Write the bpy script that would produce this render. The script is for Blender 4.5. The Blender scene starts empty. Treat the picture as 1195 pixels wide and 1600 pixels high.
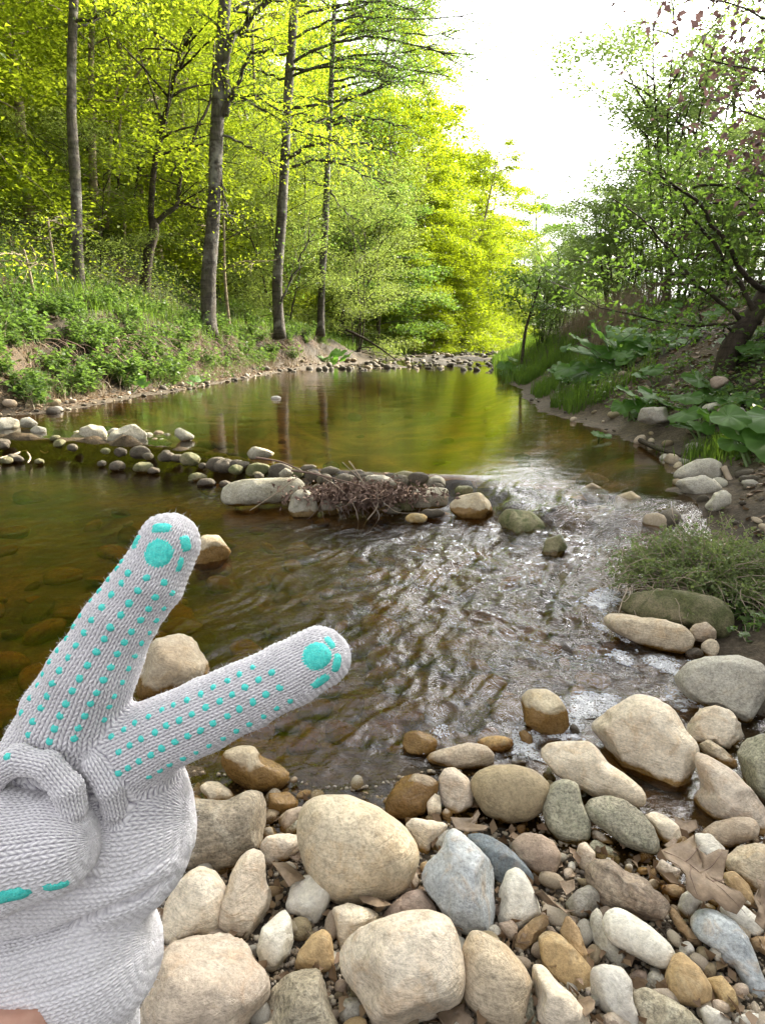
import bpy, math, random
import numpy as np
from mathutils import Vector, Matrix
from mathutils.bvhtree import BVHTree

scene = bpy.context.scene
COL = scene.collection

# ------------------------------------------------------------------ camera
CAM_H = 0.85
FOCAL_PX = 1000.0
PITCH = math.atan(0.27)
CX, CY = 597.5, 800.0
cam_data = bpy.data.cameras.new("camera")
cam = bpy.data.objects.new("camera", cam_data)
COL.objects.link(cam)
cam.location = (0, 0, CAM_H)
cam.rotation_euler = (math.pi / 2 - PITCH, 0, 0)
cam_data.sensor_fit = 'VERTICAL'
cam_data.sensor_height = 32.0
cam_data.lens = 32.0 * FOCAL_PX / 1600.0
cam_data.clip_start = 0.02
cam_data.clip_end = 2000
scene.camera = cam

# ------------------------------------------------------------------ sky, sun, exposure
SUN_EL = math.radians(30)
SUN_AZ = math.radians(46)          # clockwise from +Y towards +X
world = bpy.data.worlds.new("World")
scene.world = world
world.use_nodes = True
wn = world.node_tree
wn.nodes.clear()
sky = wn.nodes.new('ShaderNodeTexSky')
sky.sky_type = 'NISHITA'
sky.sun_disc = False
sky.sun_elevation = SUN_EL
sky.sun_rotation = SUN_AZ
sky.air_density = 1.0
sky.dust_density = 8.0
sky.ozone_density = 1.0
hsv = wn.nodes.new('ShaderNodeHueSaturation')
hsv.inputs['Saturation'].default_value = 0.12
bg = wn.nodes.new('ShaderNodeBackground')
bg.inputs['Strength'].default_value = 0.15
wo = wn.nodes.new('ShaderNodeOutputWorld')
wn.links.new(sky.outputs[0], hsv.inputs['Color'])
wn.links.new(hsv.outputs[0], bg.inputs['Color'])
wn.links.new(bg.outputs[0], wo.inputs['Surface'])
sd = bpy.data.lights.new("sun", 'SUN')
sd.energy = 4.0
sd.angle = math.radians(0.6)
sd.color = (1.0, 0.88, 0.66)
sun = bpy.data.objects.new("sun", sd)
COL.objects.link(sun)
sdir = Vector((math.sin(SUN_AZ) * math.cos(SUN_EL), math.cos(SUN_AZ) * math.cos(SUN_EL), math.sin(SUN_EL)))
sun.rotation_euler = sdir.to_track_quat('Z', 'Y').to_euler()
scene.view_settings.view_transform = 'Standard'
scene.view_settings.look = 'None'
scene.view_settings.exposure = 2.08
scene.view_settings.gamma = 1
scene.view_settings.use_curve_mapping = False
scene.cycles.max_bounces = 8
scene.cycles.transparent_max_bounces = 12
scene.cycles.diffuse_bounces = 3
scene.cycles.glossy_bounces = 3
scene.cycles.caustics_reflective = False
scene.cycles.caustics_refractive = False

# ------------------------------------------------------------------ picture helpers
FWD = np.array([0, math.cos(PITCH), -math.sin(PITCH)])
UP = np.array([0, math.sin(PITCH), math.cos(PITCH)])
RIGHT = np.array([1.0, 0, 0])
EYE = np.array([0, 0, CAM_H])

def ray(px, py):
    return FWD + (px - CX) / FOCAL_PX * RIGHT + (CY - py) / FOCAL_PX * UP

def at_z(px, py, z):
    d = ray(px, py)
    return EYE + d * ((z - CAM_H) / d[2])

def at_depth(px, py, t):
    return EYE + ray(px, py) * t

# ------------------------------------------------------------------ noise
def _hash(ix, iy, iz, seed):
    h = (ix.astype(np.uint32) * np.uint32(374761393) + iy.astype(np.uint32) * np.uint32(668265263)
         + iz.astype(np.uint32) * np.uint32(2147483647) + np.uint32((seed * 974634777 + 12345) % 4294967296))
    h = (h ^ (h >> np.uint32(13))) * np.uint32(1274126177)
    h = h ^ (h >> np.uint32(16))
    h = h * np.uint32(2246822519)
    h = h ^ (h >> np.uint32(15))
    return h.astype(np.float64) / 4294967295.0 * 2 - 1

def noise3(p, seed=0):
    p = np.asarray(p, dtype=np.float64)
    f = np.floor(p)
    i = f.astype(np.int64) & 0xffffffff
    t = p - f
    t = t * t * t * (t * (t * 6 - 15) + 10)
    r = 0
    for dx in (0, 1):
        for dy in (0, 1):
            for dz in (0, 1):
                w = (t[..., 0] if dx else 1 - t[..., 0]) * (t[..., 1] if dy else 1 - t[..., 1]) * (t[..., 2] if dz else 1 - t[..., 2])
                r = r + w * _hash(i[..., 0] + dx, i[..., 1] + dy, i[..., 2] + dz, seed)
    return r

def fbm(p, octv=4, seed=0, gain=0.5):
    p = np.asarray(p, dtype=np.float64)
    a, s, r = 1.0, 0.0, 0.0
    for k in range(octv):
        r = r + a * noise3(p * (2.03 ** k) + 17.3 * k, seed + k)
        s += a
        a *= gain
    return r / s

def ridged(p, octv=3, seed=0):
    p = np.asarray(p, dtype=np.float64)
    a, s, r = 1.0, 0.0, 0.0
    for k in range(octv):
        r = r + a * (1 - 2 * np.abs(noise3(p * (2.0 ** k) + 7.7 * k, seed + k)))
        s += a
        a *= 0.5
    return r / s

def stack(*a):
    return np.stack(np.broadcast_arrays(*a), -1)

def sstep(a, b, x):
    t = np.clip((x - a) / (b - a), 0, 1)
    return t * t * (3 - 2 * t)

# ------------------------------------------------------------------ object helpers
def tag(o, label=None, cat=None, group=None, kind=None):
    if label: o["label"] = label
    if cat: o["category"] = cat
    if group: o["group"] = group
    if kind: o["kind"] = kind
    return o

def mesh_np(name, verts, faces, mat=None, parent=None, smooth=True, loc=None, colors=None, uv=None):
    """faces: (M,3) or (M,4) int array, or a list of lists"""
    me = bpy.data.meshes.new(name)
    verts = np.asarray(verts, dtype=np.float32)
    if isinstance(faces, np.ndarray):
        k = faces.shape[1]
        me.vertices.add(len(verts)); me.vertices.foreach_set("co", verts.ravel())
        me.loops.add(faces.size); me.loops.foreach_set("vertex_index", faces.astype(np.int32).ravel())
        me.polygons.add(len(faces))
        me.polygons.foreach_set("loop_start", np.arange(0, faces.size, k, dtype=np.int32))
        me.update(calc_edges=True)
    else:
        me.from_pydata([tuple(map(float, v)) for v in verts], [], [tuple(int(i) for i in f) for f in faces])
        me.update()
    if smooth:
        me.polygons.foreach_set("use_smooth", np.ones(len(me.polygons), dtype=bool))
    if colors is not None:
        ca = me.color_attributes.new("tint", 'FLOAT_COLOR', 'POINT')
        c4 = np.ones((len(verts), 4), dtype=np.float32)
        c4[:, :3] = colors
        ca.data.foreach_set("color", c4.ravel())
    if mat: me.materials.append(mat)
    me.validate()
    o = bpy.data.objects.new(name, me)
    COL.objects.link(o)
    if parent: o.parent = parent
    if loc is not None: o.location = loc
    return o

def empty(name, loc, label=None, cat=None, group=None, rz=0, scale=1):
    o = bpy.data.objects.new(name, None)
    COL.objects.link(o)
    o.location = tuple(float(v) for v in loc)
    o.rotation_euler = (0, 0, rz)
    o.scale = (scale,) * 3
    o.empty_display_size = 0.1
    tag(o, label, cat, group)
    return o

def copy_tree(o, parent=None):
    c = o.copy()
    COL.objects.link(c)
    if parent: c.parent = parent
    for ch in list(o.children):
        if ch.parent == o:
            copy_tree(ch, c)
    return c

class MB:
    """collects geometry for one mesh"""
    def __init__(s): s.v = []; s.f = []; s.n = 0
    def add(s, v, f):
        v = np.asarray(v, dtype=float)
        s.v.append(v); s.f += [[i + s.n for i in q] for q in f]; s.n += len(v)
    def tube(s, pts, radii, seg=7, wob=0, seed=0):
        pts = np.asarray(pts, dtype=float); n = len(pts)
        radii = np.broadcast_to(np.asarray(radii, dtype=float), (n,))
        tan = np.gradient(pts, axis=0)
        tan /= np.linalg.norm(tan, axis=1)[:, None] + 1e-12
        ref = np.array([0.0, 0, 1]) if abs(tan[0][2]) < 0.8 else np.array([1.0, 0, 0])
        a = np.cross(tan, ref); a /= np.linalg.norm(a, axis=1)[:, None] + 1e-12
        b = np.cross(tan, a)
        th = np.arange(seg) * 2 * math.pi / seg
        rr = radii[:, None] * np.ones(seg)
        if wob:
            q = stack(np.cos(th)[None] * 1.3 + seed, np.sin(th)[None] * 1.3, (np.arange(n) * 0.7)[:, None])
            rr = rr * (1 + wob * noise3(q, seed))
        v = pts[:, None] + rr[..., None] * (np.cos(th)[None, :, None] * a[:, None] + np.sin(th)[None, :, None] * b[:, None])
        v = v.reshape(-1, 3)
        f = []
        for i in range(n - 1):
            for j in range(seg):
                k = (j + 1) % seg
                f.append([i * seg + j, i * seg + k, (i + 1) * seg + k, (i + 1) * seg + j])
        f.append(list(range(seg))[::-1]); f.append([(n - 1) * seg + j for j in range(seg)])
        s.add(v, f)
    def build(s, name, mat, parent=None, loc=None, smooth=True):
        return mesh_np(name, np.concatenate(s.v), s.f, mat, parent, smooth, loc)

def smooth_path(pts, n):
    pts = np.asarray(pts, dtype=float)
    m = len(pts)
    t = np.linspace(0, m - 1, n)
    out = []
    for q in t:
        i = min(int(q), m - 2); u = q - i
        p0 = pts[max(i - 1, 0)]; p1 = pts[i]; p2 = pts[i + 1]; p3 = pts[min(i + 2, m - 1)]
        out.append(0.5 * ((2 * p1) + (-p0 + p2) * u + (2 * p0 - 5 * p1 + 4 * p2 - p3) * u * u + (-p0 + 3 * p1 - 3 * p2 + p3) * u ** 3))
    return np.array(out)

_ico = {}
def ico(sub):
    if sub in _ico: return _ico[sub]
    import bmesh
    bm = bmesh.new()
    bmesh.ops.create_icosphere(bm, subdivisions=sub, radius=1)
    v = np.array([x.co[:] for x in bm.verts]); v /= np.linalg.norm(v, axis=1)[:, None]
    f = np.array([[q.index for q in x.verts] for x in bm.faces])
    bm.free()
    _ico[sub] = (v, f)
    return _ico[sub]

# ------------------------------------------------------------------ materials
def new_mat(name):
    m = bpy.data.materials.new(name)
    m.use_nodes = True
    nt = m.node_tree
    nt.nodes.clear()
    return m, nt

class NT:
    def __init__(s, nt): s.nt = nt
    def n(s, typ, **kw):
        nd = s.nt.nodes.new(typ)
        for k, v in kw.items():
            if k.startswith('i_'):
                key = k[2:].replace('_', ' ')
                nd.inputs[key].default_value = v
            else: setattr(nd, k, v)
        return nd
    def l(s, a, b): s.nt.links.new(a, b)
    def noise(s, vec, scale, detail=4, rough=0.55, dist=0):
        nd = s.n('ShaderNodeTexNoise'); nd.inputs['Scale'].default_value = scale
        nd.inputs['Detail'].default_value = detail; nd.inputs['Roughness'].default_value = rough
        nd.inputs['Distortion'].default_value = dist
        if vec is not None: s.l(vec, nd.inputs['Vector'])
        return nd.outputs['Fac']
    def ramp(s, fac, stops):
        nd = s.n('ShaderNodeValToRGB')
        cr = nd.color_ramp
        while len(cr.elements) < len(stops): cr.elements.new(0.5)
        for e, (p, c) in zip(cr.elements, stops):
            e.position = p
            e.color = (c[0], c[1], c[2], 1) if hasattr(c, '__len__') else (c, c, c, 1)
        s.l(fac, nd.inputs[0]); return nd.outputs['Color']
    def mix(s, fac, a, b, mode='MIX'):
        nd = s.n('ShaderNodeMix', data_type='RGBA', blend_type=mode)
        for sock, val in ((nd.inputs[0], fac), (nd.inputs[6], a), (nd.inputs[7], b)):
            if hasattr(val, 'is_linked') or isinstance(val, bpy.types.NodeSocket): s.l(val, sock)
            elif hasattr(val, '__len__'): sock.default_value = (val[0], val[1], val[2], 1)
            else: sock.default_value = val
        return nd.outputs[2]
    def math(s, op, a, b=None, c=None, clamp=False):
        nd = s.n('ShaderNodeMath', operation=op, use_clamp=clamp)
        for sock, val in zip(nd.inputs, (a, b, c)):
            if val is None: continue
            if isinstance(val, bpy.types.NodeSocket): s.l(val, sock)
            else: sock.default_value = val
        return nd.outputs[0]
    def bump(s, h, strength, dist, normal=None):
        nd = s.n('ShaderNodeBump'); nd.inputs['Strength'].default_value = strength
        nd.inputs['Distance'].default_value = dist
        s.l(h, nd.inputs['Height'])
        if normal is not None: s.l(normal, nd.inputs['Normal'])
        return nd.outputs[0]
    def bsdf(s, color, rough=0.8, normal=None, spec=0.4):
        nd = s.n('ShaderNodeBsdfPrincipled')
        for key, val in (('Base Color', color), ('Roughness', rough), ('Specular IOR Level', spec)):
            sock = nd.inputs[key]
            if isinstance(val, bpy.types.NodeSocket): s.l(val, sock)
            elif hasattr(val, '__len__'): sock.default_value = (val[0], val[1], val[2], 1)
            else: sock.default_value = val
        if normal is not None: s.l(normal, nd.inputs['Normal'])
        return nd
    def out(s, shader):
        o = s.n('ShaderNodeOutputMaterial'); s.l(shader, o.inputs['Surface'])

def stone_mat(name, a, b, c, speck=0.3, pits=0.5, streak=0.0, wet_z=0.012, mottle=9.0, patch=0.5):
    """a,b base tones, c stain tone; damp, algae-browned surface below the wet line"""
    m, nt = new_mat(name); N = NT(nt)
    tc = N.n('ShaderNodeTexCoord').outputs['Object']
    oi = N.n('ShaderNodeObjectInfo').outputs['Random']
    off = N.n('ShaderNodeVectorMath', operation='ADD')
    cmb = N.n('ShaderNodeCombineXYZ')
    r9 = N.math('MULTIPLY', oi, 37.0)
    N.l(r9, cmb.inputs[0]); N.l(r9, cmb.inputs[2])
    N.l(tc, off.inputs[0]); N.l(cmb.outputs[0], off.inputs[1])
    v = off.outputs[0]
    n1 = N.noise(v, mottle, 6, 0.6, 0.6)
    n2 = N.noise(v, mottle * 2.7, 6, 0.65, 1.0)
    n3 = N.noise(v, 210, 4, 0.7)
    n4 = N.noise(v, 60, 5, 0.7)
    col = N.mix(N.ramp(n1, [(0.36, 0), (0.62, 1)]), a, b)
    col = N.mix(N.math('MULTIPLY', N.ramp(n2, [(0.5, 0), (0.66, 1)]), patch), col, c)
    sp = N.ramp(n3, [(0.36, 1 - speck), (0.5, 1), (0.66, 1 + speck * 0.7)])
    col = N.mix(1.0, col, sp, 'MULTIPLY')
    mo = N.ramp(n4, [(0.32, 0.76), (0.52, 1.0), (0.72, 1.14)])
    col = N.mix(1.0, col, mo, 'MULTIPLY')
    if streak:
        mp = N.n('ShaderNodeMapping'); mp.inputs['Scale'].default_value = (14, 14, 90)
        mp.inputs['Rotation'].default_value = (0.5, 0.7, 0.3)
        N.l(v, mp.inputs['Vector'])
        s1 = N.noise(mp.outputs[0], 1.0, 5, 0.65, 1.2)
        col = N.mix(streak, col, N.mix(1.0, col, N.ramp(s1, [(0.35, 0.42), (0.5, 1.0), (0.65, 1.3)]), 'MULTIPLY'))
    # thin pale vein and dark hairline
    vn = N.noise(v, mottle * 0.8, 3, 0.5, 0.4)
    vein = N.math('ABSOLUTE', N.math('SUBTRACT', vn, 0.5))
    col = N.mix(N.math('MULTIPLY', N.ramp(vein, [(0.0, 1), (0.006, 0)]), 0.35), col, (a[0] * 1.25, a[1] * 1.25, a[2] * 1.25))
    hs = N.n('ShaderNodeHueSaturation'); N.l(col, hs.inputs['Color'])
    N.l(N.math('MULTIPLY_ADD', oi, 0.30, 0.86), hs.inputs['Value'])
    N.l(N.math('MULTIPLY_ADD', oi, 0.016, 0.492), hs.inputs['Hue'])
    col = hs.outputs['Color']
    # wet line at the water
    gz = N.n('ShaderNodeSeparateXYZ'); N.l(N.n('ShaderNodeNewGeometry').outputs['Position'], gz.inputs[0])
    zz = N.math('MULTIPLY_ADD', N.noise(v, 18, 3, 0.6), -0.05, gz.outputs[2])
    wet = N.n('ShaderNodeMapRange'); wet.clamp = True
    N.l(zz, wet.inputs['Value'])
    wet.inputs['From Min'].default_value = wet_z - 0.026
    wet.inputs['From Max'].default_value = wet_z - 0.018
    wet.inputs['To Min'].default_value = 1; wet.inputs['To Max'].default_value = 0
    w = wet.outputs[0]
    wetc = N.mix(1.0, col, (0.46, 0.32, 0.14), 'MULTIPLY')
    col = N.mix(w, col, wetc)
    rough = N.math('MULTIPLY_ADD', w, -0.5, 0.74)
    hgt = N.math('ADD', N.math('MULTIPLY', n3, 0.25 * pits), N.math('MULTIPLY', n4, 1.0))
    hgt = N.math('ADD', hgt, N.math('MULTIPLY', n2, 1.5))
    if streak: hgt = N.math('ADD', hgt, N.math('MULTIPLY', s1, 1.2))
    bm = N.bump(hgt, 0.65, 0.007)
    N.out(N.bsdf(col, rough, bm, 0.35).outputs[0])
    return m

def leaf_mat(name, c1, c2, trans, rough=0.5, tmix=0.5, scale=0.6, spec=0.35):
    m, nt = new_mat(name); N = NT(nt)
    geo = N.n('ShaderNodeNewGeometry')
    n1 = N.noise(geo.outputs['Position'], scale, 3, 0.6)
    ri = geo.outputs['Random Per Island']
    f = N.math('ADD', N.math('MULTIPLY', N.ramp(n1, [(0.35, 0), (0.65, 1)]), 0.6), N.math('MULTIPLY', ri, 0.4))
    col = N.mix(f, c1, c2)
    tcol = N.mix(f, [x * 0.85 for x in trans], [min(1, x * 1.15) for x in trans])
    p = N.bsdf(col, rough, None, spec)
    t = N.n('ShaderNodeBsdfTranslucent'); N.l(tcol, t.inputs['Color'])
    mx = N.n('ShaderNodeMixShader'); mx.inputs[0].default_value = tmix
    N.l(p.outputs[0], mx.inputs[1]); N.l(t.outputs[0], mx.inputs[2])
    N.out(mx.outputs[0])
    return m

def bark_mat(name, a, b, vs=6.0, moss=0.0, lichen=0.0):
    m, nt = new_mat(name); N = NT(nt)
    tc = N.n('ShaderNodeTexCoord').outputs['Object']
    mp = N.n('ShaderNodeMapping'); mp.inputs['Scale'].default_value = (vs * 4, vs * 4, vs)
    N.l(tc, mp.inputs['Vector'])
    n1 = N.noise(mp.outputs[0], 1.0, 6, 0.65, 0.6)
    n2 = N.noise(tc, 3.0, 5, 0.6)
    mp2 = N.n('ShaderNodeMapping'); mp2.inputs['Scale'].default_value = (2, 2, 14)
    N.l(tc, mp2.inputs['Vector'])
    n3 = N.noise(mp2.outputs[0], 1.2, 4, 0.6)
    col = N.mix(N.ramp(n1, [(0.35, 0), (0.65, 1)]), a, b)
    col = N.mix(1.0, col, N.ramp(n3, [(0.36, 0.55), (0.5, 1), (0.7, 1.25)]), 'MULTIPLY')
    if lichen: col = N.mix(N.math('MULTIPLY', N.ramp(n2, [(0.52, 0), (0.62, 1)]), lichen), col, (0.32, 0.32, 0.27))
    if moss: col = N.mix(N.math('MULTIPLY', N.ramp(n2, [(0.3, 1), (0.48, 0)]), moss), col, (0.07, 0.09, 0.02))
    N.out(N.bsdf(col, 0.85, N.bump(n1, 0.8, 0.02), 0.2).outputs[0])
    return m

def plain_mat(name, c, rough=0.8, var=0.25, scale=30, bump=0.3, bd=0.003, spec=0.3):
    m, nt = new_mat(name); N = NT(nt)
    tc = N.n('ShaderNodeTexCoord').outputs['Object']
    n1 = N.noise(tc, scale, 5, 0.6)
    col = N.mix(1.0, c, N.ramp(n1, [(0.3, 1 - var), (0.7, 1 + var)]), 'MULTIPLY')
    N.out(N.bsdf(col, rough, N.bump(n1, bump, bd), spec).outputs[0])
    return m
# ------------------------------------------------------------------ terrain functions
YW_X = [-6, -3.2, -1.93, -1.04, -0.69, 0.0, 0.46, 0.82, 1.15, 1.7, 4]
YW_Y = [5.3, 4.95, 4.62, 4.12, 3.78, 3.52, 3.44, 3.42, 3.12, 2.9, 2.8]
def weir_y(x): return np.interp(x, YW_X, YW_Y)
UL_Y = [2, 4.4, 6.3, 6.61, 8.3, 10, 13.3, 16.1, 20.4, 26, 31, 40, 60, 90, 200]
UL_X = [-4.4, -4.3, -3.8, -3.35, -3.27, -2.92, -2.57, -2.32, -0.75, 0.6, 1.4, 5.5, 14, 26, 60]
UR_Y = [1.45, 1.9, 2.45, 2.95, 3.5, 4.4, 5.0, 6.9, 12.9, 20, 30, 40, 60, 90, 200]
UR_X = [0.98, 0.80, 1.00, 1.42, 1.67, 1.95, 1.84, 1.74, 2.4, 3.4, 5.6, 9.5, 18, 30, 66]
NS_X = [-4.5, -3, -1.5, -0.8, -0.4, -0.05, 0.13, 0.3, 0.45, 0.6, 0.72, 0.85, 1.0, 2]
NS_Y = [1.6, 1.35, 1.2, 1.13, 1.11, 1.06, 1.12, 1.06, 0.97, 0.96, 1.12, 1.35, 1.55, 1.6]

def water_h(x, y):
    yw = weir_y(x)
    L = 0.22 + 0.85 * sstep(0.35, 0.75, x)
    s = sstep(yw - L, yw + 0.06, y)
    riff = 0.05 * sstep(18, 26, y) + 0.004 * np.clip(y - 34, 0, 200)
    return 0.12 * s + riff

def ground_h(x, y, fine=True):
    x = np.asarray(x, dtype=float); y = np.asarray(y, dtype=float)
    yw = weir_y(x)
    wav = 0.10 * noise3(stack(x * 0.9, y * 0.9, 0 * x), 3) + 0.04 * noise3(stack(x * 3.1, y * 3.1, 0 * x), 4)
    yy = np.maximum(y, 1.45)
    dl = np.interp(yy, UL_Y, UL_X) - x + wav * sstep(3, 7, y)
    dr = x - np.interp(yy, UR_Y, UR_X) + wav * 0.5
    dn = np.interp(x, NS_X, NS_Y) - y
    up = sstep(yw - 0.1, yw + 0.1, y)
    # bed
    din = np.minimum(np.minimum(-dl, -dr), np.where(y < yw, -dn, 9))
    riffl = sstep(15.0, 18.5, y)
    bed_up = 0.12 - (0.32 * (1 - riffl) + (0.030 - 0.10 * np.clip(fbm(stack(x * 1.1, y * 0.5, 0 * x), 3, 23) + 0.06, -0.4, 1)) * riffl) * sstep(0, 1.1, din) + 0.05 * sstep(18, 26, y) + 0.004 * np.clip(y - 34, 0, 200)
    shallow = sstep(0.55, 0.95, x) * sstep(1.6, 2.2, y)
    bed_lo = -(0.17 - 0.10 * shallow) * sstep(0, 0.55, din)
    bed_lo = bed_lo + 0.10 * shallow * sstep(yw - 1.0, yw, y)
    h = bed_lo * (1 - up) + bed_up * up
    # dam ridge
    ridge = np.exp(-((y - yw - 0.06) / 0.12) ** 2)
    top = np.where(x < 0.5, np.where(x < -1.2, 0.128, 0.085), 0.05) - 0.05 * np.exp(-((x + 1.0) / 0.16) ** 2)
    top = top + 0.035 * noise3(stack(x * 7, y * 7, 0 * x), 9)
    h = np.maximum(h, (top + 0.1) * ridge - 0.1)
    # left bank
    PL = np.interp(dl, [0, 0.3, 0.55, 0.85, 1.15, 2.2, 3.4, 6, 12, 30, 60, 200], [0, 0.05, 0.20, 0.66, 0.94, 1.26, 1.85, 3.7, 8.6, 22, 34, 60])
    low = np.interp(dl, [0, 0.8, 2, 4, 7, 12, 30, 60, 200], [0, 0.1, 0.45, 0.9, 2.2, 6.0, 20, 32, 60])
    far = sstep(17, 26, y)
    PL = PL * (1 - far) + low * far
    lowN = np.interp(dl, [0, 0.5, 1.2, 2.5, 6, 12, 30, 60, 200], [0, 0.07, 0.25, 0.8, 3.0, 8, 22, 34, 60])
    nearL = 1 - sstep(5.6, 7.2, y)
    PL = PL * (1 - nearL) + lowN * nearL
    hl = np.where(y > yw - 0.3, 0.12, 0.0) + PL + riffl * 0.05
    # right bank
    PR = np.interp(dr, [0, 0.15, 0.5, 0.9, 1.4, 2.4, 4, 8, 20, 200], [0, 0.035, 0.22, 0.46, 0.78, 1.25, 1.6, 2.1, 2.6, 4.5])
    PRn = np.interp(dr, [0, 0.3, 1.0, 1.8, 3, 5, 10, 200], [0, 0.05, 0.32, 0.75, 1.2, 1.7, 2.2, 4.5])
    nr = 1 - sstep(3.2, 4.6, y)
    PR = PR * (1 - nr) + PRn * nr
    hr = 0.12 * sstep(yw - 0.7, yw + 0.1, y) + PR + riffl * 0.05
    # near gravel bank
    hn = np.interp(dn, [0, 0.15, 0.5, 1.2, 3, 8, 200], [0, 0.012, 0.045, 0.14, 0.35, 1.2, 3.0]) - 0.012
    h = np.where(dl > 0, np.maximum(h, hl), h)
    h = np.where(dn > 0, np.where(y < yw, hn, h), h)
    bl = np.where((dn > 0) & (dl > 0), np.maximum(hl, hn), 0)
    h = np.where(bl > 0, bl, h)
    h = np.where((dr > 0) & (dn <= 0.0), np.maximum(h, hr), h)
    both = (dr > 0) & (dn > 0)
    h = np.where(both, np.maximum(hn, hr * sstep(0.0, 1.2, dr)), h)
    if fine:
        a = np.clip(np.minimum(np.abs(dl), np.abs(dr)) * 0.15, 0.01, 0.35) * sstep(3, 8, y)
        h = h + a * fbm(stack(x * 0.6, y * 0.6, 0 * x + 5), 4, 11)
        h = h + 0.008 * fbm(stack(x * 9, y * 9, 0 * x), 3, 21) + 0.10 * sstep(0.4, 0.7, dl) * (1 - sstep(1.2, 2, dl)) * ridged(stack(x * 2.2, y * 2.2, 0 * x), 3, 22)
    return h

def gh(x, y): return float(ground_h(np.array([x]), np.array([y]))[0])

def hit(px, py, tmax=120):
    """first ground point under a picture position"""
    d = ray(px, py)
    t = 0.6 * np.exp(np.linspace(0, math.log(tmax / 0.6), 900))
    p = EYE + d * t[:, None]
    g = ground_h(p[:, 0], p[:, 1])
    w = np.where(p[:, 2] < g)[0]
    if len(w) == 0: return p[-1]
    i = max(w[0], 1)
    a = (p[i - 1, 2] - g[i - 1]); b = (g[i] - p[i, 2])
    u = a / (a + b + 1e-9)
    return p[i - 1] * (1 - u) + p[i] * u

# ------------------------------------------------------------------ ground sheet
def build_ground():
    ys = [-9.0, -6, -4, -2.5, -1.5, -0.9, -0.4, 0.0, 0.3]
    y = 0.45
    while y < 260:
        ys.append(y); y += max(0.02, y * 0.0115)
    ys += [300, 400, 600]
    ys = np.array(ys)
    tt = np.linspace(-1, 1, 381)
    tt = np.sign(tt) * (0.35 * np.abs(tt) + 0.65 * np.abs(tt) ** 3)
    X = tt[None] * (5.5 + 1.15 * np.clip(ys, 0, 300))[:, None]
    Y = np.repeat(ys[:, None], len(tt), 1)
    Z = ground_h(X, Y)
    yy = np.maximum(Y, 1.45)
    dl = np.interp(yy, UL_Y, UL_X) - X
    dr = X - np.interp(yy, UR_Y, UR_X)
    dn = np.interp(X, NS_X, NS_Y) - Y
    W = water_h(X, Y); yw_ = weir_y(X)
    n1 = fbm(stack(X * 1.3, Y * 1.3, 0 * X), 4, 31)[..., None]
    def c(*a): return np.array(a)
    soil = c(0.034, 0.026, 0.016); litter = c(0.065, 0.046, 0.026); green = c(0.05, 0.080, 0.015)
    gravel = c(0.10, 0.078, 0.055); bed = c(0.038, 0.025, 0.007); bed2 = c(0.11, 0.068, 0.020); beach = c(0.042, 0.032, 0.022)
    col = np.where((n1 > 0), litter, soil) * (1 + 0.3 * n1)
    gmix = np.clip(0.55 + 1.2 * n1 + 0.0, 0, 1)
    onL = sstep(0.9, 1.5, dl)[..., None]
    col = col * (1 - onL) + (green * gmix + litter * (1 - gmix)) * onL
    nearw = 1 - sstep(0.2, 0.7, np.minimum(np.abs(dl), np.abs(dr)))[..., None]
    col = col * (1 - nearw * 0.7) + gravel * nearw * 0.7
    wetm = sstep(0.0, 0.02, W - Z)[..., None]
    n2 = fbm(stack(X * 4, Y * 4, 0 * X), 4, 41)[..., None]
    bc = bed + (bed2 - bed) * np.clip(0.5 + 1.6 * n2, 0, 1)
    bc = bc * (1 + 1.3 * sstep(0.1, 0.6, Y - yw_))[..., None]
    rg_ = np.exp(-((Y - yw_ - 0.06) / 0.2) ** 2)[..., None]
    bc = bc * (1 - rg_) + c(0.022, 0.019, 0.010) * rg_
    riff = sstep(15, 18, Y)[..., None]
    bc = bc * (1 - riff) + c(0.16, 0.13, 0.09) * riff
    col = col * (1 - wetm) + bc * wetm
    b = (sstep(-0.02, 0.03, dn) * (1 - sstep(1.2, 2.0, X)) * (Y < 3))[..., None]
    col = col * (1 - b) + beach * (1 + 0.4 * n1) * b
    ny, nx = X.shape
    idx = np.arange(ny * nx).reshape(ny, nx)
    F = np.stack([idx[:-1, :-1], idx[:-1, 1:], idx[1:, 1:], idx[1:, :-1]], -1).reshape(-1, 4)
    m, nt = new_mat("ground_soil"); N = NT(nt)
    att = N.n('ShaderNodeVertexColor'); att.layer_name = "tint"
    tc = N.n('ShaderNodeTexCoord').outputs['Object']
    a1 = N.noise(tc, 22, 6, 0.7); a2 = N.noise(tc, 90, 4, 0.7); a3 = N.noise(tc, 3, 5, 0.6)
    col_ = N.mix(1.0, att.outputs[0], N.ramp(a1, [(0.3, 0.5), (0.5, 1), (0.7, 1.5)]), 'MULTIPLY')
    col_ = N.mix(1.0, col_, N.ramp(a2, [(0.3, 0.6), (0.5, 1), (0.7, 1.5)]), 'MULTIPLY')
    col_ = N.mix(1.0, col_, N.ramp(a3, [(0.3, 0.75), (0.7, 1.25)]), 'MULTIPLY')
    h = N.math('ADD', N.math('MULTIPLY', a1, 1.0), N.math('MULTIPLY', a2, 0.4))
    N.out(N.bsdf(col_, 0.85, N.bump(h, 0.9, 0.02), 0.25).outputs[0])
    g = mesh_np("ground", stack(X, Y, Z).reshape(-1, 3), F, m, colors=np.clip(col, 0, 1).reshape(-1, 3))
    tag(g, kind="structure")
build_ground()

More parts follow.
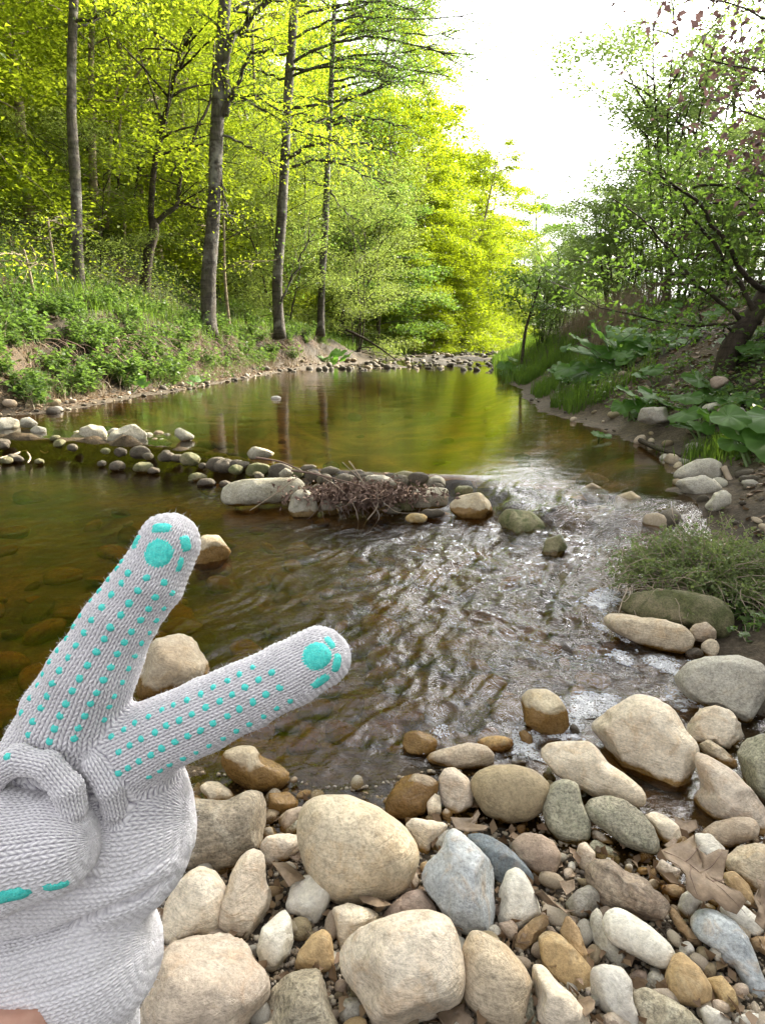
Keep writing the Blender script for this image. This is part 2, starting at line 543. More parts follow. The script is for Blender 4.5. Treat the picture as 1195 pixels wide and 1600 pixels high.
# ------------------------------------------------------------------ water sheet
def water_surf(X, Y, amp=False):
    Z = water_h(X, Y)
    yw = weir_y(X)
    dyw = yw - Y                                     # distance below the weir line
    # chop: strongest under the spill, spreading down and left
    rap = np.exp(-(((X - 0.45) / 0.75) ** 2 + ((Y - 2.35) / 0.85) ** 2))
    rap2 = np.exp(-(((X - 0.85) / 0.35) ** 2 + ((Y - 2.9) / 0.55) ** 2))
    mid = np.exp(-(((X - 0.45) / 0.5) ** 2 + ((Y - 1.55) / 0.5) ** 2))
    low = sstep(-0.05, 0.15, dyw)
    a_lo = (0.0016 + 0.0150 * rap + 0.007 * rap2 + 0.0042 * mid) * low
    far = sstep(3.0, 8.0, Y)
    a_up = (0.0002 + 0.0006 * far) * (1 - low)
    sp = np.exp(-(((X - 0.85) / 0.5) ** 2 + ((Y - 3.5) / 0.35) ** 2)) * (1 - low)
    wx = X + 0.07 * noise3(stack(X * 4, Y * 4, 0 * X), 51)
    wy = Y + 0.07 * noise3(stack(X * 4, Y * 4, 0 * X + 9), 52)
    # flow direction about (-0.45,-0.9): stretch along it
    fa = wx * -0.55 + wy * -0.83; fb = wx * 0.83 + wy * -0.55
    w1 = ridged(stack(fb * 9, fa * 5.5, 0 * X), 3, 61)
    w2 = ridged(stack(fb * 20, fa * 13, 0 * X + 3), 3, 62)
    w3 = fbm(stack(X * 2.6, Y * 11, 0 * X + 3), 3, 63)
    lines = fbm(stack(fb * 30, fa * 7, 0 * X + 3), 2, 65)
    Z = Z + a_lo * (0.75 * w1 + 0.75 * w2 + 0.25 * lines) + a_up * w3 * 3 + 0.0016 * sp * w2
    rr = np.exp(-(((X + 1.0) / 0.3) ** 2 + ((Y - 3.45) / 0.22) ** 2))
    Z = Z + 0.008 * rr * w2
    far_r = sstep(15, 18, Y)
    Z = Z + far_r * 0.02 * fbm(stack(X * 1.5, Y * 0.8, 0 * X), 3, 64)
    if amp: return np.clip(a_lo / 0.02, 0, 1) + 0.35 * rr + 0.12 * sp
    # water piling over sunken boulders in the chute
    for (bx, by, br, bh) in ((0.80, 2.83, 0.14, 0.045), (0.96, 3.0, 0.10, 0.03), (0.62, 2.98, 0.10, 0.02), (1.1, 2.75, 0.12, 0.02)):
        Z = Z + bh * np.exp(-(((X - bx) / br) ** 2 + ((Y - by) / (br * 0.8)) ** 2))
    return Z

def build_water():
    ys = []
    y = 0.7
    while y < 75:
        ys.append(y); y += max(0.0065, y * 0.0052)
    ys = np.array(ys)
    nx = 520
    u = np.linspace(0, 1, nx)
    xl = np.where(ys < 30, np.interp(np.maximum(ys, 2), UL_Y, UL_X) - 0.5, np.interp(ys, UL_Y, UL_X) - 1.5)
    xl = np.where(ys < 5, np.maximum(xl, -1.3 - ys * 0.85), xl)
    xr = np.where(ys < 30, np.interp(np.maximum(ys, 1.45), UR_Y, UR_X) + 0.5, np.interp(ys, UR_Y, UR_X) + 1.5)
    X = xl[:, None] + (xr - xl)[:, None] * u[None]
    Y = np.repeat(ys[:, None], nx, 1)
    Z = water_surf(X, Y)
    idx = np.arange(Z.size).reshape(Z.shape)
    F = np.stack([idx[:-1, :-1], idx[:-1, 1:], idx[1:, 1:], idx[1:, :-1]], -1).reshape(-1, 4)
    # drop cells well inside the banks
    G = ground_h(X, Y, fine=False)
    keep = (G - Z < 0.15)
    kf = keep.ravel()[F].any(axis=1)
    F = F[kf]
    used = np.unique(F); rem = -np.ones(Z.size, dtype=np.int64); rem[used] = np.arange(len(used))
    V = stack(X, Y, Z).reshape(-1, 3)[used]; F = rem[F]
    m, nt = new_mat("stream_water"); N = NT(nt)
    geo = N.n('ShaderNodeNewGeometry'); P = geo.outputs['Position']
    mp = N.n('ShaderNodeMapping'); mp.inputs['Scale'].default_value = (1.0, 1.6, 1.0); N.l(P, mp.inputs['Vector'])
    r1 = N.noise(mp.outputs[0], 45, 3, 0.6, 0.8)
    r2 = N.noise(mp.outputs[0], 7, 3, 0.5, 0.5)
    att = N.n('ShaderNodeVertexColor'); att.layer_name = 'tint'
    sepc = N.n('ShaderNodeSeparateColor'); N.l(att.outputs[0], sepc.inputs[0])
    rg1 = N.math('ABSOLUTE', N.math('SUBTRACT', N.noise(mp.outputs[0], 26, 3, 0.55, 1.0), 0.5))
    chop = N.math('MULTIPLY', N.math('MULTIPLY', rg1, sepc.outputs[0]), -11.0)
    hgt = N.math('ADD', N.math('MULTIPLY', r1, 0.16), N.math('MULTIPLY', r2, 0.55))
    hgt = N.math('ADD', hgt, chop)
    nrm = N.bump(hgt, 0.30, 0.006)
    fr = N.n('ShaderNodeFresnel'); fr.inputs['IOR'].default_value = 1.333; N.l(nrm, fr.inputs['Normal'])
    tr = N.n('ShaderNodeBsdfTransparent'); tr.inputs['Color'].default_value = (0.80, 0.65, 0.37, 1)
    gl = N.n('ShaderNodeBsdfGlossy'); gl.inputs['Roughness'].default_value = 0.02; N.l(nrm, gl.inputs['Normal'])
    gl.inputs['Color'].default_value = (1, 1, 1, 1)
    mx = N.n('ShaderNodeMixShader'); N.l(fr.outputs[0], mx.inputs[0]); N.l(tr.outputs[0], mx.inputs[1]); N.l(gl.outputs[0], mx.inputs[2])
    N.out(mx.outputs[0])
    A = water_surf(X, Y, True).ravel()[used]
    o = mesh_np("water", V, F, m, colors=np.repeat(A[:, None], 3, 1))
    tag(o, kind="structure")
build_water()
# ------------------------------------------------------------------ stones
SM = {
 'beige':  stone_mat("stone_beige", (0.56, 0.465, 0.345), (0.43, 0.345, 0.245), (0.46, 0.33, 0.205), 0.28, streak=0.12, patch=0.7),
 'cream':  stone_mat("stone_cream", (0.70, 0.61, 0.49), (0.59, 0.49, 0.37), (0.54, 0.39, 0.25), 0.22, streak=0.1, patch=0.65),
 'white':  stone_mat("stone_white", (0.72, 0.68, 0.60), (0.64, 0.59, 0.50), (0.48, 0.42, 0.34), 0.15),
 'grey':   stone_mat("stone_grey", (0.48, 0.45, 0.38), (0.37, 0.34, 0.28), (0.47, 0.41, 0.31), 0.3),
 'blue':   stone_mat("stone_blue_grey", (0.17, 0.20, 0.23), (0.27, 0.30, 0.32), (0.36, 0.30, 0.24), 0.3),
 'bluew':  stone_mat("stone_blue_white", (0.52, 0.535, 0.53), (0.40, 0.425, 0.44), (0.50, 0.36, 0.22), 0.3),
 'olive':  stone_mat("stone_olive", (0.30, 0.29, 0.21), (0.37, 0.34, 0.25), (0.20, 0.21, 0.13), 0.5, streak=0.1),
 'brown':  stone_mat("stone_brown", (0.29, 0.225, 0.14), (0.35, 0.28, 0.17), (0.20, 0.15, 0.09), 0.22, patch=0.3),
 'ochre':  stone_mat("stone_ochre", (0.46, 0.32, 0.165), (0.38, 0.25, 0.125), (0.52, 0.42, 0.27), 0.2),
 'pink':   stone_mat("stone_pink", (0.46, 0.37, 0.29), (0.36, 0.27, 0.20), (0.28, 0.20, 0.15), 0.2),
 'rough':  stone_mat("stone_rough", (0.38, 0.32, 0.23), (0.24, 0.20, 0.14), (0.44, 0.40, 0.31), 0.45, streak=0.5),
 'strata': stone_mat("stone_strata", (0.44, 0.36, 0.26), (0.24, 0.18, 0.125), (0.54, 0.46, 0.36), 0.35, streak=0.95, mottle=14),
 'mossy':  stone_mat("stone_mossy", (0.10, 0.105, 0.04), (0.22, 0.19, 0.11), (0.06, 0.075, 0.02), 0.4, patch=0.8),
 'amber':  stone_mat("stone_sunken", (0.50, 0.33, 0.13), (0.26, 0.18, 0.08), (0.42, 0.37, 0.24), 0.3, patch=0.6),
 'wet':    stone_mat("stone_half_wet", (0.48, 0.41, 0.30), (0.38, 0.30, 0.20), (0.40, 0.29, 0.16), 0.25, wet_z=0.055),
 'weir':   stone_mat("stone_weir", (0.40, 0.37, 0.30), (0.30, 0.27, 0.20), (0.22, 0.21, 0.13), 0.35, wet_z=0.03),
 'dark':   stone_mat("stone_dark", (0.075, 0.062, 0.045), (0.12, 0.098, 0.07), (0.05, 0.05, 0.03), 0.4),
}
CROPS = {1: (220, 1150, 2.9875), 2: (500, 1150, 3.3194), 3: (820, 1150, 3.1867), 4: (800, 880, 3.0253),
         5: (0, 620, 2.845), 6: (330, 680, 2.5426), 7: (795, 400, 2.9875), 0: (0, 0, 1.0)}
def C(k, *xy):
    x0, y0, s = CROPS[k]
    return [(x0 + xy[i] / s, y0 + xy[i + 1] / s) for i in range(0, len(xy), 2)]
def EL(k, cx, cy, w, h, rot=0, n=12, sq=0.0, seed=0):
    x0, y0, s = CROPS[k]
    rg = random.Random(seed + int(cx * 7 + cy))
    pts = []
    for i in range(n):
        a = i * 2 * math.pi / n
        r = 1 + rg.uniform(-0.06, 0.06) + sq * abs(math.sin(2 * a)) * 0.25
        x = w / 2 * r * math.cos(a); y = h / 2 * r * math.sin(a)
        c, s_ = math.cos(rot), math.sin(rot)
        pts.append((x0 + (cx + x * c - y * s_) / s, y0 + (cy + x * s_ + y * c) / s))
    return pts

def shape_unit(v, seed, facets=0, lump=0.0, rough=0.03, keep=0.35):
    rg = np.random.RandomState(seed)
    p = v.copy()
    if lump:
        p = p * (1 + lump * fbm(v * 1.7 + seed * 3.1, 3, seed))[:, None]
    for _ in range(facets):
        n = rg.normal(size=3)
        if n[2] < keep: n[2] = keep + rg.rand() * 0.8
        n /= np.linalg.norm(n)
        d = rg.uniform(0.58, 0.86)
        k = p @ n - d
        k = np.where(k > 0, k, 0)
        soft = k * 0.96
        p = p - soft[:, None] * n
    if rough:
        p = p * (1 + rough * fbm(v * 4.5 + seed, 4, seed + 5) + rough * 0.35 * fbm(v * 14 + seed, 3, seed + 9))[:, None]
    return p

def radial(poly, cx, cy, n=96, smooth=19):
    """radius by angle for a star shaped outline, softly smoothed"""
    poly = np.array(poly) - (cx, cy)
    th = np.linspace(0, 2 * math.pi, n, endpoint=False)
    out = np.zeros(n)
    for i, t in enumerate(th):
        d = np.array([math.cos(t), math.sin(t)])
        best = 0
        for a, b in zip(poly, np.roll(poly, -1, 0)):
            e = b - a
            den = d[0] * e[1] - d[1] * e[0]
            if abs(den) < 1e-9: continue
            tt = (a[0] * e[1] - a[1] * e[0]) / den
            uu = (a[0] * d[1] - a[1] * d[0]) / den
            if -1e-6 <= uu <= 1 + 1e-6 and tt > best: best = tt
        out[i] = best
    F = np.fft.rfft(out)
    k = np.arange(len(F)); F = F * np.exp(-(k / smooth) ** 2)
    return th, np.fft.irfft(F, n)

PLACED = []
SEEDC = [100]
def stone(out_px, mat, label, lift=0.45, thick=0.78, facets=2, lump=0.06, rough=0.035, sub=None, z=None, group=None, grow=1.07, name="stone", flat=0.85):
    SEEDC[0] += 1; seed = SEEDC[0]
    P = np.array(out_px, dtype=float)
    cx, cy = P.mean(0)
    g = hit(cx, cy)
    if z is not None: g = at_z(cx, cy, z)
    elif g[2] < 0.0: g = at_z(cx, cy, 0.0)
    if mat == 'weir' or (z is not None and mat in ('mossy', 'dark', 'brown')): lift += 0.12
    t0 = (g - EYE) @ FWD
    ext = P.max(0) - P.min(0)
    rpx = math.sqrt(abs(0.5 * np.sum(P[:, 0] * np.roll(P[:, 1], -1) - np.roll(P[:, 0], -1) * P[:, 1])) / math.pi)
    rmin = min(rpx, min(ext) / 2 * 1.1)
    rm = rmin * t0 / FOCAL_PX
    cen = at_z(cx, cy, g[2] + lift * rm)
    d = cen - EYE; dist = np.linalg.norm(d); d /= dist
    r = np.cross(d, [0, 0, 1]); r /= np.linalg.norm(r); u = np.cross(r, d)
    q = []
    for px, py in P:
        w = ray(px, py); w = w * (dist / (w @ d)); w = EYE + w - cen
        q.append((w @ r, w @ u))
    q = np.array(q)
    c2 = q.mean(0)
    th, R = radial(q, c2[0], c2[1])
    R = np.maximum(R, 0.2 * R.max()) * grow
    T = thick * rm
    if sub is None: sub = 5 if rpx > 55 else (4 if rpx > 16 else 3)
    v, f = ico(sub)
    p = shape_unit(v, seed, facets, lump, rough)
    ang = np.arctan2(p[:, 1], p[:, 0]) % (2 * math.pi)
    Rr = np.interp(ang, np.append(th, 2 * math.pi), np.append(R, R[0]))
    rho = np.hypot(p[:, 0], p[:, 1])
    rho2 = np.clip(rho, 0, None) ** flat
    cz = np.sign(p[:, 2]) * np.abs(p[:, 2]) ** 0.95
    X = c2[0] + np.cos(ang) * rho2 * Rr; Y = c2[1] + np.sin(ang) * rho2 * Rr
    W = cen + X[:, None] * r + Y[:, None] * u - (cz * T)[:, None] * d
    base = np.array([cen[0], cen[1], W[:, 2].min()])
    fl = f[:, ::-1] if False else f
    o = mesh_np(name, W - base, fl, SM[mat], loc=tuple(base))
    tag(o, label, "stone", group)
    PLACED.append((cen[0], cen[1], rpx * dist / FOCAL_PX))
    return o

# --- gravel bank in the foreground, roughly left to right
S = stone
S(C(1, 200,300, 290,305, 400,312, 450,290, 520,250, 570,255, 605,300, 600,400, 560,500, 500,560, 430,630, 380,655, 340,620, 280,612, 200,630, 165,450), 'rough', "grey beige stone like a molar, beside the gloved wrist", lump=.08, facets=1)
S(C(1, 385,130, 400,80, 470,50, 530,55, 560,95, 620,120, 680,160, 690,200, 660,245, 600,255, 470,250, 410,200), 'wet', "stone below the middle finger with white dry face and wet brown top", thick=.8, lift=.5)
S(C(1, 280,240, 310,212, 360,215, 410,250, 445,295, 400,325, 310,325), 'beige', "small rounded beige stone behind the molar shaped stone")
S(EL(1, 232, 305, 100, 75), 'beige', "small pebble tucked between the glove and the molar shaped stone")
S(C(1, 600,270, 690,262, 735,310, 720,340, 640,395, 600,380), 'wet', "small two toned brown and cream stone left of the big veined stone", facets=2)
S(C(1, 655,400, 680,350, 750,330, 762,360, 748,440, 700,460, 655,450), 'pink', "small pinkish flat pebble leaning on the big veined stone")
S(C(1, 665,450, 740,385, 752,470, 700,475), 'olive', "small green grey wedge leaning on the big veined stone", lift=.7)
S(EL(1, 600, 460, 85, 70), 'grey', "small grey pebble behind the cream teardrop pebble", lift=.3)
S(C(1, 558,520, 590,470, 660,455, 740,465, 767,495, 740,535, 680,580, 600,588), 'cream', "cream teardrop pebble pointing right, left of the big veined stone", lift=.9)
S([(470,1290),(478,1262),(500,1248),(545,1247),(590,1265),(625,1290),(645,1320),(649,1345),(635,1380),(610,1400),(570,1408),(530,1408),(500,1390),(480,1350),(471,1315)], 'beige', "big smooth oval khaki stone with a thin white vein", thick=.85, lift=.6, lump=.03, rough=.012, facets=0)
S(C(1, 105,900, 120,800, 170,700, 230,640, 290,615, 340,640, 395,720, 385,800, 365,900, 330,930, 230,965, 140,985, 110,950), 'cream', "rounded cream stone with rusty stains touching the wrist", thick=.85)
S(C(1, 365,890, 380,780, 430,640, 480,570, 520,542, 570,560, 580,680, 625,760, 630,820, 590,880, 500,950, 440,930), 'cream', "tall pear shaped cream stone with a knobbly lower end", lift=.65, lump=.09)
S(C(1, 685,790, 710,700, 760,660, 840,645, 885,680, 890,750, 850,830, 810,880, 760,850, 700,820), 'white', "white pebble with a grey dimple below the big veined stone", lump=.1, lift=.6)
S(C(1, 545,1000, 570,900, 640,830, 670,812, 695,850, 715,960, 690,1040, 620,1135, 570,1070), 'white', "folded white stone with sharp edges and a small dark hollow", facets=5, lift=.9)
S(EL(1, 745, 905, 110, 120), 'brown', "round brown pebble behind the tan block", lift=.3)
S(C(1, 720,1080, 740,1010, 800,930, 850,908, 885,930, 895,1010, 900,1095, 840,1100, 780,1110), 'ochre', "blocky tan stone chip left of the large squarish stone", facets=5, lift=.8)
S(C(1, 885,880, 900,800, 960,785, 1070,810, 1115,850, 1060,880, 1000,940, 940,1010, 900,960), 'cream', "lumpy cream stone above the large squarish stone", lump=.12, lift=.6)
S(C(1, 20,1270, 110,1040, 150,990, 260,940, 400,925, 490,980, 510,1040, 590,1130, 600,1190, 560,1260, 480,1350, 430,1430, 100,1450, 0,1360), 'cream', "large rough cream boulder at the bottom beside the cuff", facets=3, thick=.8, lump=.07, rough=.045)
S(C(1, 600,1180, 680,1120, 760,1090, 840,1095, 890,1200, 905,1290, 930,1360, 900,1450, 560,1450, 590,1280), 'rough', "dark grey brown rock with lichen patches at the bottom edge", facets=5, rough=.06)
S(EL(1, 985, 1290, 115, 140), 'grey', "pale grey pebble wedged low between two large stones", lift=.2)
S(EL(1, 335, 880, 75, 115, .3), 'pink', "small reddish brown pebble against the rusty stained stone", lift=1.0)
S(EL(1, 45, 1190, 110, 130), 'bluew', "blue grey pebble under the cuff of the glove", lift=.3)
S(EL(1, 935, 1175, 60, 80), 'pink', "tiny dark red pebble left of the large squarish stone", lift=.5)
S(EL(1, 20, 1300, 60, 70), 'beige', "small beige pebble at the lower edge of the cuff", lift=.5)
S(C(2, 120,1110, 200,1020, 320,960, 430,925, 560,918, 650,950, 700,1040, 725,1160, 740,1270, 720,1370, 640,1410, 590,1500, 400,1580, 300,1510, 230,1360, 130,1230), 'cream', "large squarish cream stone with orange blush and a tiny white ring", thick=.8, lift=.6, facets=2, lump=.03, rough=.02)
S(C(2, 740,1250, 745,1100, 790,1020, 850,1030, 960,1090, 1050,1200, 1090,1280, 1060,1400, 1040,1500, 960,1510, 850,1460, 760,1380), 'beige', "smooth egg shaped tan stone right of the large squarish one", lift=.6, lump=.02, rough=.015, facets=0)
S(C(2, 535,740, 560,670, 640,590, 660,500, 700,488, 750,530, 870,640, 900,730, 905,880, 880,990, 820,1022, 740,1020, 680,960, 620,880, 560,800), 'bluew', "large blue white stone with rusty patches and a pointed top", lift=.75, thick=.85, facets=3, lump=.05)
S(C(2, 568,590, 600,530, 670,478, 655,570, 600,625), 'grey', "small pale grey pebble behind the blue white stone", lift=.7)
S(C(2, 755,510, 860,515, 960,570, 1060,670, 1110,740, 1080,775, 1000,790, 930,770, 880,700, 800,620), 'blue', "dark slate blue stone lying flat behind the blue white stone", facets=2, lift=.35)
S([(797,1318),(818,1303),(845,1305),(862,1316),(875,1336),(870,1354),(858,1379),(838,1372),(812,1345)], 'pink', "faceted pinkish brown stone right of the slate blue stone", facets=5, lift=.5)
S(C(2, 920,960, 925,820, 970,710, 1020,685, 1060,720, 1120,840, 1140,920, 1080,960, 1030,1000, 950,985), 'white', "pointed cream white stone standing right of the blue white stone", lift=.75, lump=.04)
S(C(2, 925,975, 990,953, 1025,990, 1010,1055, 980,1060, 940,1010), 'pink', "small triangular brown pebble under the pointed white stone", lift=1.1)
S(C(2, 1005,1100, 1030,1020, 1100,950, 1170,925, 1182,980, 1110,1070, 1050,1118), 'ochre', "tan slab leaning against the pointed white stone", facets=4, lift=.8)
S(C(2, 850,1010, 905,975, 945,1010, 945,1085, 890,1060), 'grey', "flat grey pebble below the blue white stone", lift=.4)
S(C(2, 785,240, 820,190, 900,158, 1000,155, 1100,180, 1170,240, 1185,290, 1150,380, 1080,430, 960,447, 860,400, 800,300), 'brown', "smooth olive brown oval stone at the water edge", lift=.7, thick=.85, lump=.02, rough=.008, facets=0)
S(C(2, 618,220, 650,175, 700,168, 760,220, 795,290, 780,360, 720,397, 670,400, 630,330), 'cream', "upright white stone mottled with orange left of the olive brown oval", lift=.8)
S(C(2, 345,350, 370,290, 430,220, 500,200, 570,215, 610,250, 600,300, 560,360, 540,400, 440,440, 350,410), 'wet', "pale stone with a wet dark brown left flank in the shallows", lift=.5, facets=2)
S(C(2, 550,340, 590,298, 622,310, 628,390, 600,432, 565,420), 'cream', "small upright pebble between the half wet and the mottled stone", lift=1.3)
S(C(2, 625,400, 650,375, 690,400, 680,445, 640,440), 'cream', "small cream pebble below the mottled stone", lift=.5)
S(C(2, 445,470, 480,433, 560,440, 665,460, 640,500, 575,560, 560,645, 510,600, 480,530), 'cream', "knobbly tan stone right of the big veined stone", lump=.12, lift=.5)
S(EL(2, 546, 683, 58, 62), 'ochre', "tiny tan pebble left of the blue white stone", lift=.9)
S(C(2, 400,800, 440,735, 500,708, 512,770, 470,810, 420,830), 'pink', "small brown chip between the veined and the blue white stone", facets=4, lift=.6)
S(C(2, 310,960, 380,870, 450,810, 520,798, 590,880, 600,945, 450,990), 'pink', "flat beige stone half hidden behind the large squarish one", lift=.35, facets=1)
S(C(2, 550,100, 640,70, 760,40, 850,50, 895,90, 890,150, 800,182, 700,170, 620,150, 560,140), 'beige', "long tan stone pointing left at the edge of the foam", lift=.5, lump=.08)
S(EL(2, 515, 40, 180, 130, .2), 'wet', "wet brown stone with a pale top at the water edge", lift=.35)
S(EL(2, 905, 45, 190, 90), 'amber', "wet orange brown stone sitting in the foam", lift=.3)
S(EL(2, 640, 330, 10, 10), 'cream', "pea sized pebble on the mottled stone", lift=.1) if False else None
S(C(3, 35,1230, 30,1160, 60,1135, 100,1145, 150,1210, 230,1290, 300,1380, 330,1450, 300,1520, 150,1520, 60,1400), 'cream', "long white stone with an ochre lower edge at the bottom", lift=.75, facets=3)
S(C(2, 1040,1300, 1085,1275, 1110,1400, 1160,1540, 1060,1560, 1045,1450), 'olive', "thin pale green stone beside the egg shaped stone", lift=.5)
S(C(3, 95,290, 130,240, 200,222, 260,245, 275,330, 320,430, 318,510, 270,537, 180,520, 115,460, 95,380), 'olive', "grey green speckled stone standing upright right of the olive brown oval", lift=.8, lump=.05)
S(C(3, 300,380, 330,320, 420,303, 500,325, 570,380, 630,450, 660,540, 650,592, 600,582, 500,545, 400,470, 330,420), 'olive', "flat grey green speckled oval with a pointed lower right end", lift=.75, thick=.6)
S(C(3, 90,70, 130,40, 200,38, 320,35, 360,70, 410,140, 500,200, 570,260, 587,310, 565,364, 500,330, 430,300, 340,297, 250,235, 170,200, 130,150, 95,110), 'cream', "long flat cream slab lying between the foam and the speckled stones", lift=.7, thick=.6, facets=2)
S(C(4, 345,765, 450,720, 520,670, 590,628, 680,650, 750,690, 775,730, 810,790, 868,860, 868,910, 835,990, 800,1072, 700,1060, 600,1000, 500,950, 440,890, 400,830), 'cream', "largest sandy lozenge shaped slab standing in the shallow water", lift=.5, thick=.6, facets=3, rough=.02)
S(C(4, 780,540, 830,480, 920,450, 1060,446, 1170,480, 1210,540, 1190,620, 1150,680, 1120,748, 1060,742, 990,700, 900,670, 820,620, 785,580), 'grey', "big pale grey boulder at the right edge above the knobbly stone", lift=.55, thick=.7, facets=2)
S(C(4, 830,770, 890,700, 950,683, 1020,700, 1070,760, 1092,820, 1050,860, 1010,872, 950,845, 880,855, 835,840), 'cream', "knobbly wrinkled stone like a walnut in the water", lift=.6, lump=.16, rough=.16)
S(C(4, 878,860, 930,836, 1000,880, 1062,940, 1055,972, 1000,960, 920,925), 'beige', "slim wedge shaped stone below the walnut like stone", lift=.5)
S(C(4, 1063,900, 1100,840, 1195,815, 1270,840, 1300,1100, 1200,1175, 1130,1080, 1080,1000), 'olive', "rough yellowish green boulder cut by the right edge", lift=.8, facets=3, rough=.07)
S(C(4, 850,1110, 900,1050, 870,960, 868,898, 950,935, 1050,990, 1130,1080, 1200,1175, 1240,1250, 1220,1340, 1150,1300, 1000,1215, 900,1190), 'cream', "large wedge shaped cream rock with a sharp ridge by the dark pool", lift=.45, facets=5, thick=.7)
S(C(3, 870,485, 950,430, 1080,400, 1140,405, 1167,450, 1150,500, 1060,540, 990,562, 930,545), 'beige', "loaf shaped tan stone right of the dark pool", lift=.8)
S(C(3, 1000,600, 1060,550, 1150,538, 1240,560, 1260,720, 1195,790, 1100,770, 1010,680), 'beige', "rounded grey beige boulder cut by the right edge above the gravel", lift=.5)
S(C(3, 593,400, 640,378, 700,400, 760,450, 778,520, 740,548, 690,532, 640,480), 'cream', "smooth cream stone left of the dark pool", lift=.6)
S(C(3, 845,490, 920,492, 990,560, 995,640, 960,672, 900,640, 858,580), 'white', "white stone under the tip of the big oak leaf", lift=.5, facets=2)
S(C(3, 322,490, 350,465, 420,505, 445,545, 380,535), 'cream', "small white wedge above the flat speckled oval's lower edge", lift=.6)
S(C(3, 320,545, 350,512, 420,550, 470,610, 462,642, 400,628, 340,600), 'olive', "flat olive pebble under the speckled oval", lift=.5)
S(C(3, 252,590, 270,540, 300,530, 345,580, 346,640, 310,672, 265,650), 'cream', "small upright oval pebble left of the ridged rock", lift=1.0)
S(C(3, 288,670, 350,616, 440,625, 490,670, 600,710, 615,760, 680,800, 718,850, 670,908, 580,908, 480,862, 400,852, 330,790, 295,720), 'strata', "jagged layered rock with dark and pale ridges", lift=.8, facets=6, rough=.13, lump=.1)
S(C(3, 200,835, 260,770, 320,743, 368,785, 365,850, 330,910, 280,927, 230,905), 'grey', "grey stone with a tan side below the ridged rock", lift=.5)
S(C(3, 388,950, 410,880, 460,858, 520,885, 620,950, 720,1040, 745,1100, 720,1158, 650,1146, 540,1090, 430,1030), 'white', "smooth oblong white stone like a bar of soap", lift=.95, lump=.02, rough=.01, facets=0)
S(C(3, 328,900, 365,858, 395,900, 405,1010, 460,1050, 522,1115, 490,1178, 420,1135, 360,1080, 330,990), 'grey', "grey crescent stone hugging the white oblong stone", lift=.45)
S(C(3, 757,860, 780,790, 840,755, 878,775, 870,830, 820,912, 780,905), 'white', "white egg shaped pebble tilted beside the oak leaf", lift=.9, rough=.01, facets=0)
S(C(3, 708,865, 730,848, 790,920, 870,1010, 874,1045, 830,1048, 760,965), 'ochre', "thin ochre flake standing on edge", lift=1.0)
S(C(3, 650,660, 680,613, 730,650, 770,665, 765,700, 740,757, 700,722), 'cream', "heart shaped cream pebble left of the oak leaf", lift=.7)
S(C(3, 968,860, 1010,828, 1090,850, 1160,910, 1187,970, 1150,1002, 1080,977, 1000,912), 'white', "oval white pebble with pink tinge near the right edge", lift=.8, rough=.01, facets=0)
S(C(3, 828,930, 860,880, 950,880, 1040,930, 1100,1000, 1140,1100, 1195,1230, 1250,1350, 1210,1410, 1130,1350, 1080,1230, 1030,1120, 970,1040, 880,1035, 850,990), 'bluew', "long bent grey white slab in the lower right corner", lift=.4, thick=.7, facets=3)
S(C(3, 68,1010, 110,976, 170,990, 240,1060, 332,1160, 320,1272, 240,1262, 150,1200, 90,1130), 'ochre', "ochre plate of stone with a toothed left end", lift=.6, thick=.6, facets=3)
S(C(3, 173,980, 215,895, 270,970, 297,1050, 337,1120, 320,1140, 290,1127, 228,1050), 'ochre', "narrow ochre stone shaped like a bottle", lift=1.0)
S(C(3, 333,1165, 400,1143, 480,1160, 527,1220, 532,1320, 558,1390, 550,1450, 480,1420, 370,1360, 320,1290), 'white', "flat lilac white stone with square corners at the bottom", lift=.75, thick=.6, facets=3)
S(C(3, 698,1200, 740,1098, 780,1083, 860,1150, 922,1250, 922,1310, 860,1347, 760,1332, 703,1282), 'ochre', "smooth tan pear shaped stone below the white oblong", lift=.7, rough=.01, facets=0)
S(C(3, 898,1215, 980,1195, 1040,1270, 1060,1330, 1010,1395, 945,1330), 'ochre', "angular orange pebble right of the tan pear shaped stone", lift=.6, facets=4)
S(C(3, 528,1280, 600,1253, 700,1300, 820,1370, 900,1470, 560,1490), 'rough', "coarse grained brown rock at the bottom edge", lift=.5, rough=.07)
S(EL(3, 804, 1070, 72, 98, -.2), 'white', "small white oval pebble above the tan pear shaped stone", lift=.7)
S(EL(3, 877, 1095, 78, 100), 'brown', "small dark brown pebble between two white ones", lift=.5)
S(C(3, 915,1070, 950,1038, 1000,1045, 1018,1080, 990,1130, 950,1120), 'white', "small white tooth shaped pebble on the bent slab", lift=1.4)
S(EL(3, 915, 1168, 75, 85), 'brown', "small round brown pebble left of the bent slab", lift=.6)
S(EL(3, 652, 1235, 95, 130, -.3), 'grey', "grey pebble under the white oblong stone", lift=.4)
S(C(3, 507,1195, 560,1163, 600,1175, 612,1230, 560,1235), 'pink', "pinkish wedge shaped pebble under the white oblong stone", lift=.6, facets=3)
S(C(3, 1113,1010, 1160,998, 1240,1010, 1240,1090, 1190,1098, 1140,1060), 'ochre', "tan pebble at the right edge below the oval white pebble", lift=.6)
S(EL(3, 1130, 1420, 180, 80), 'white', "white pebble in the very corner of the gravel", lift=.5)
S(C(3, 868,1360, 910,1343, 980,1380, 1030,1425, 1000,1470, 900,1450), 'white', "white pebble with a grey cap below the orange pebble", lift=.6)
S(EL(3, 440, 1420, 130, 90), 'cream', "cream pebble cut off by the bottom edge", lift=.7)
S(EL(3, 1070, 1265, 85, 70), 'pink', "small pale pink pebble on the bent slab", lift=1.3)
S(EL(3, 231, 652, 40, 54), 'white', "tiny white bead like pebble left of the upright oval", lift=1.0)
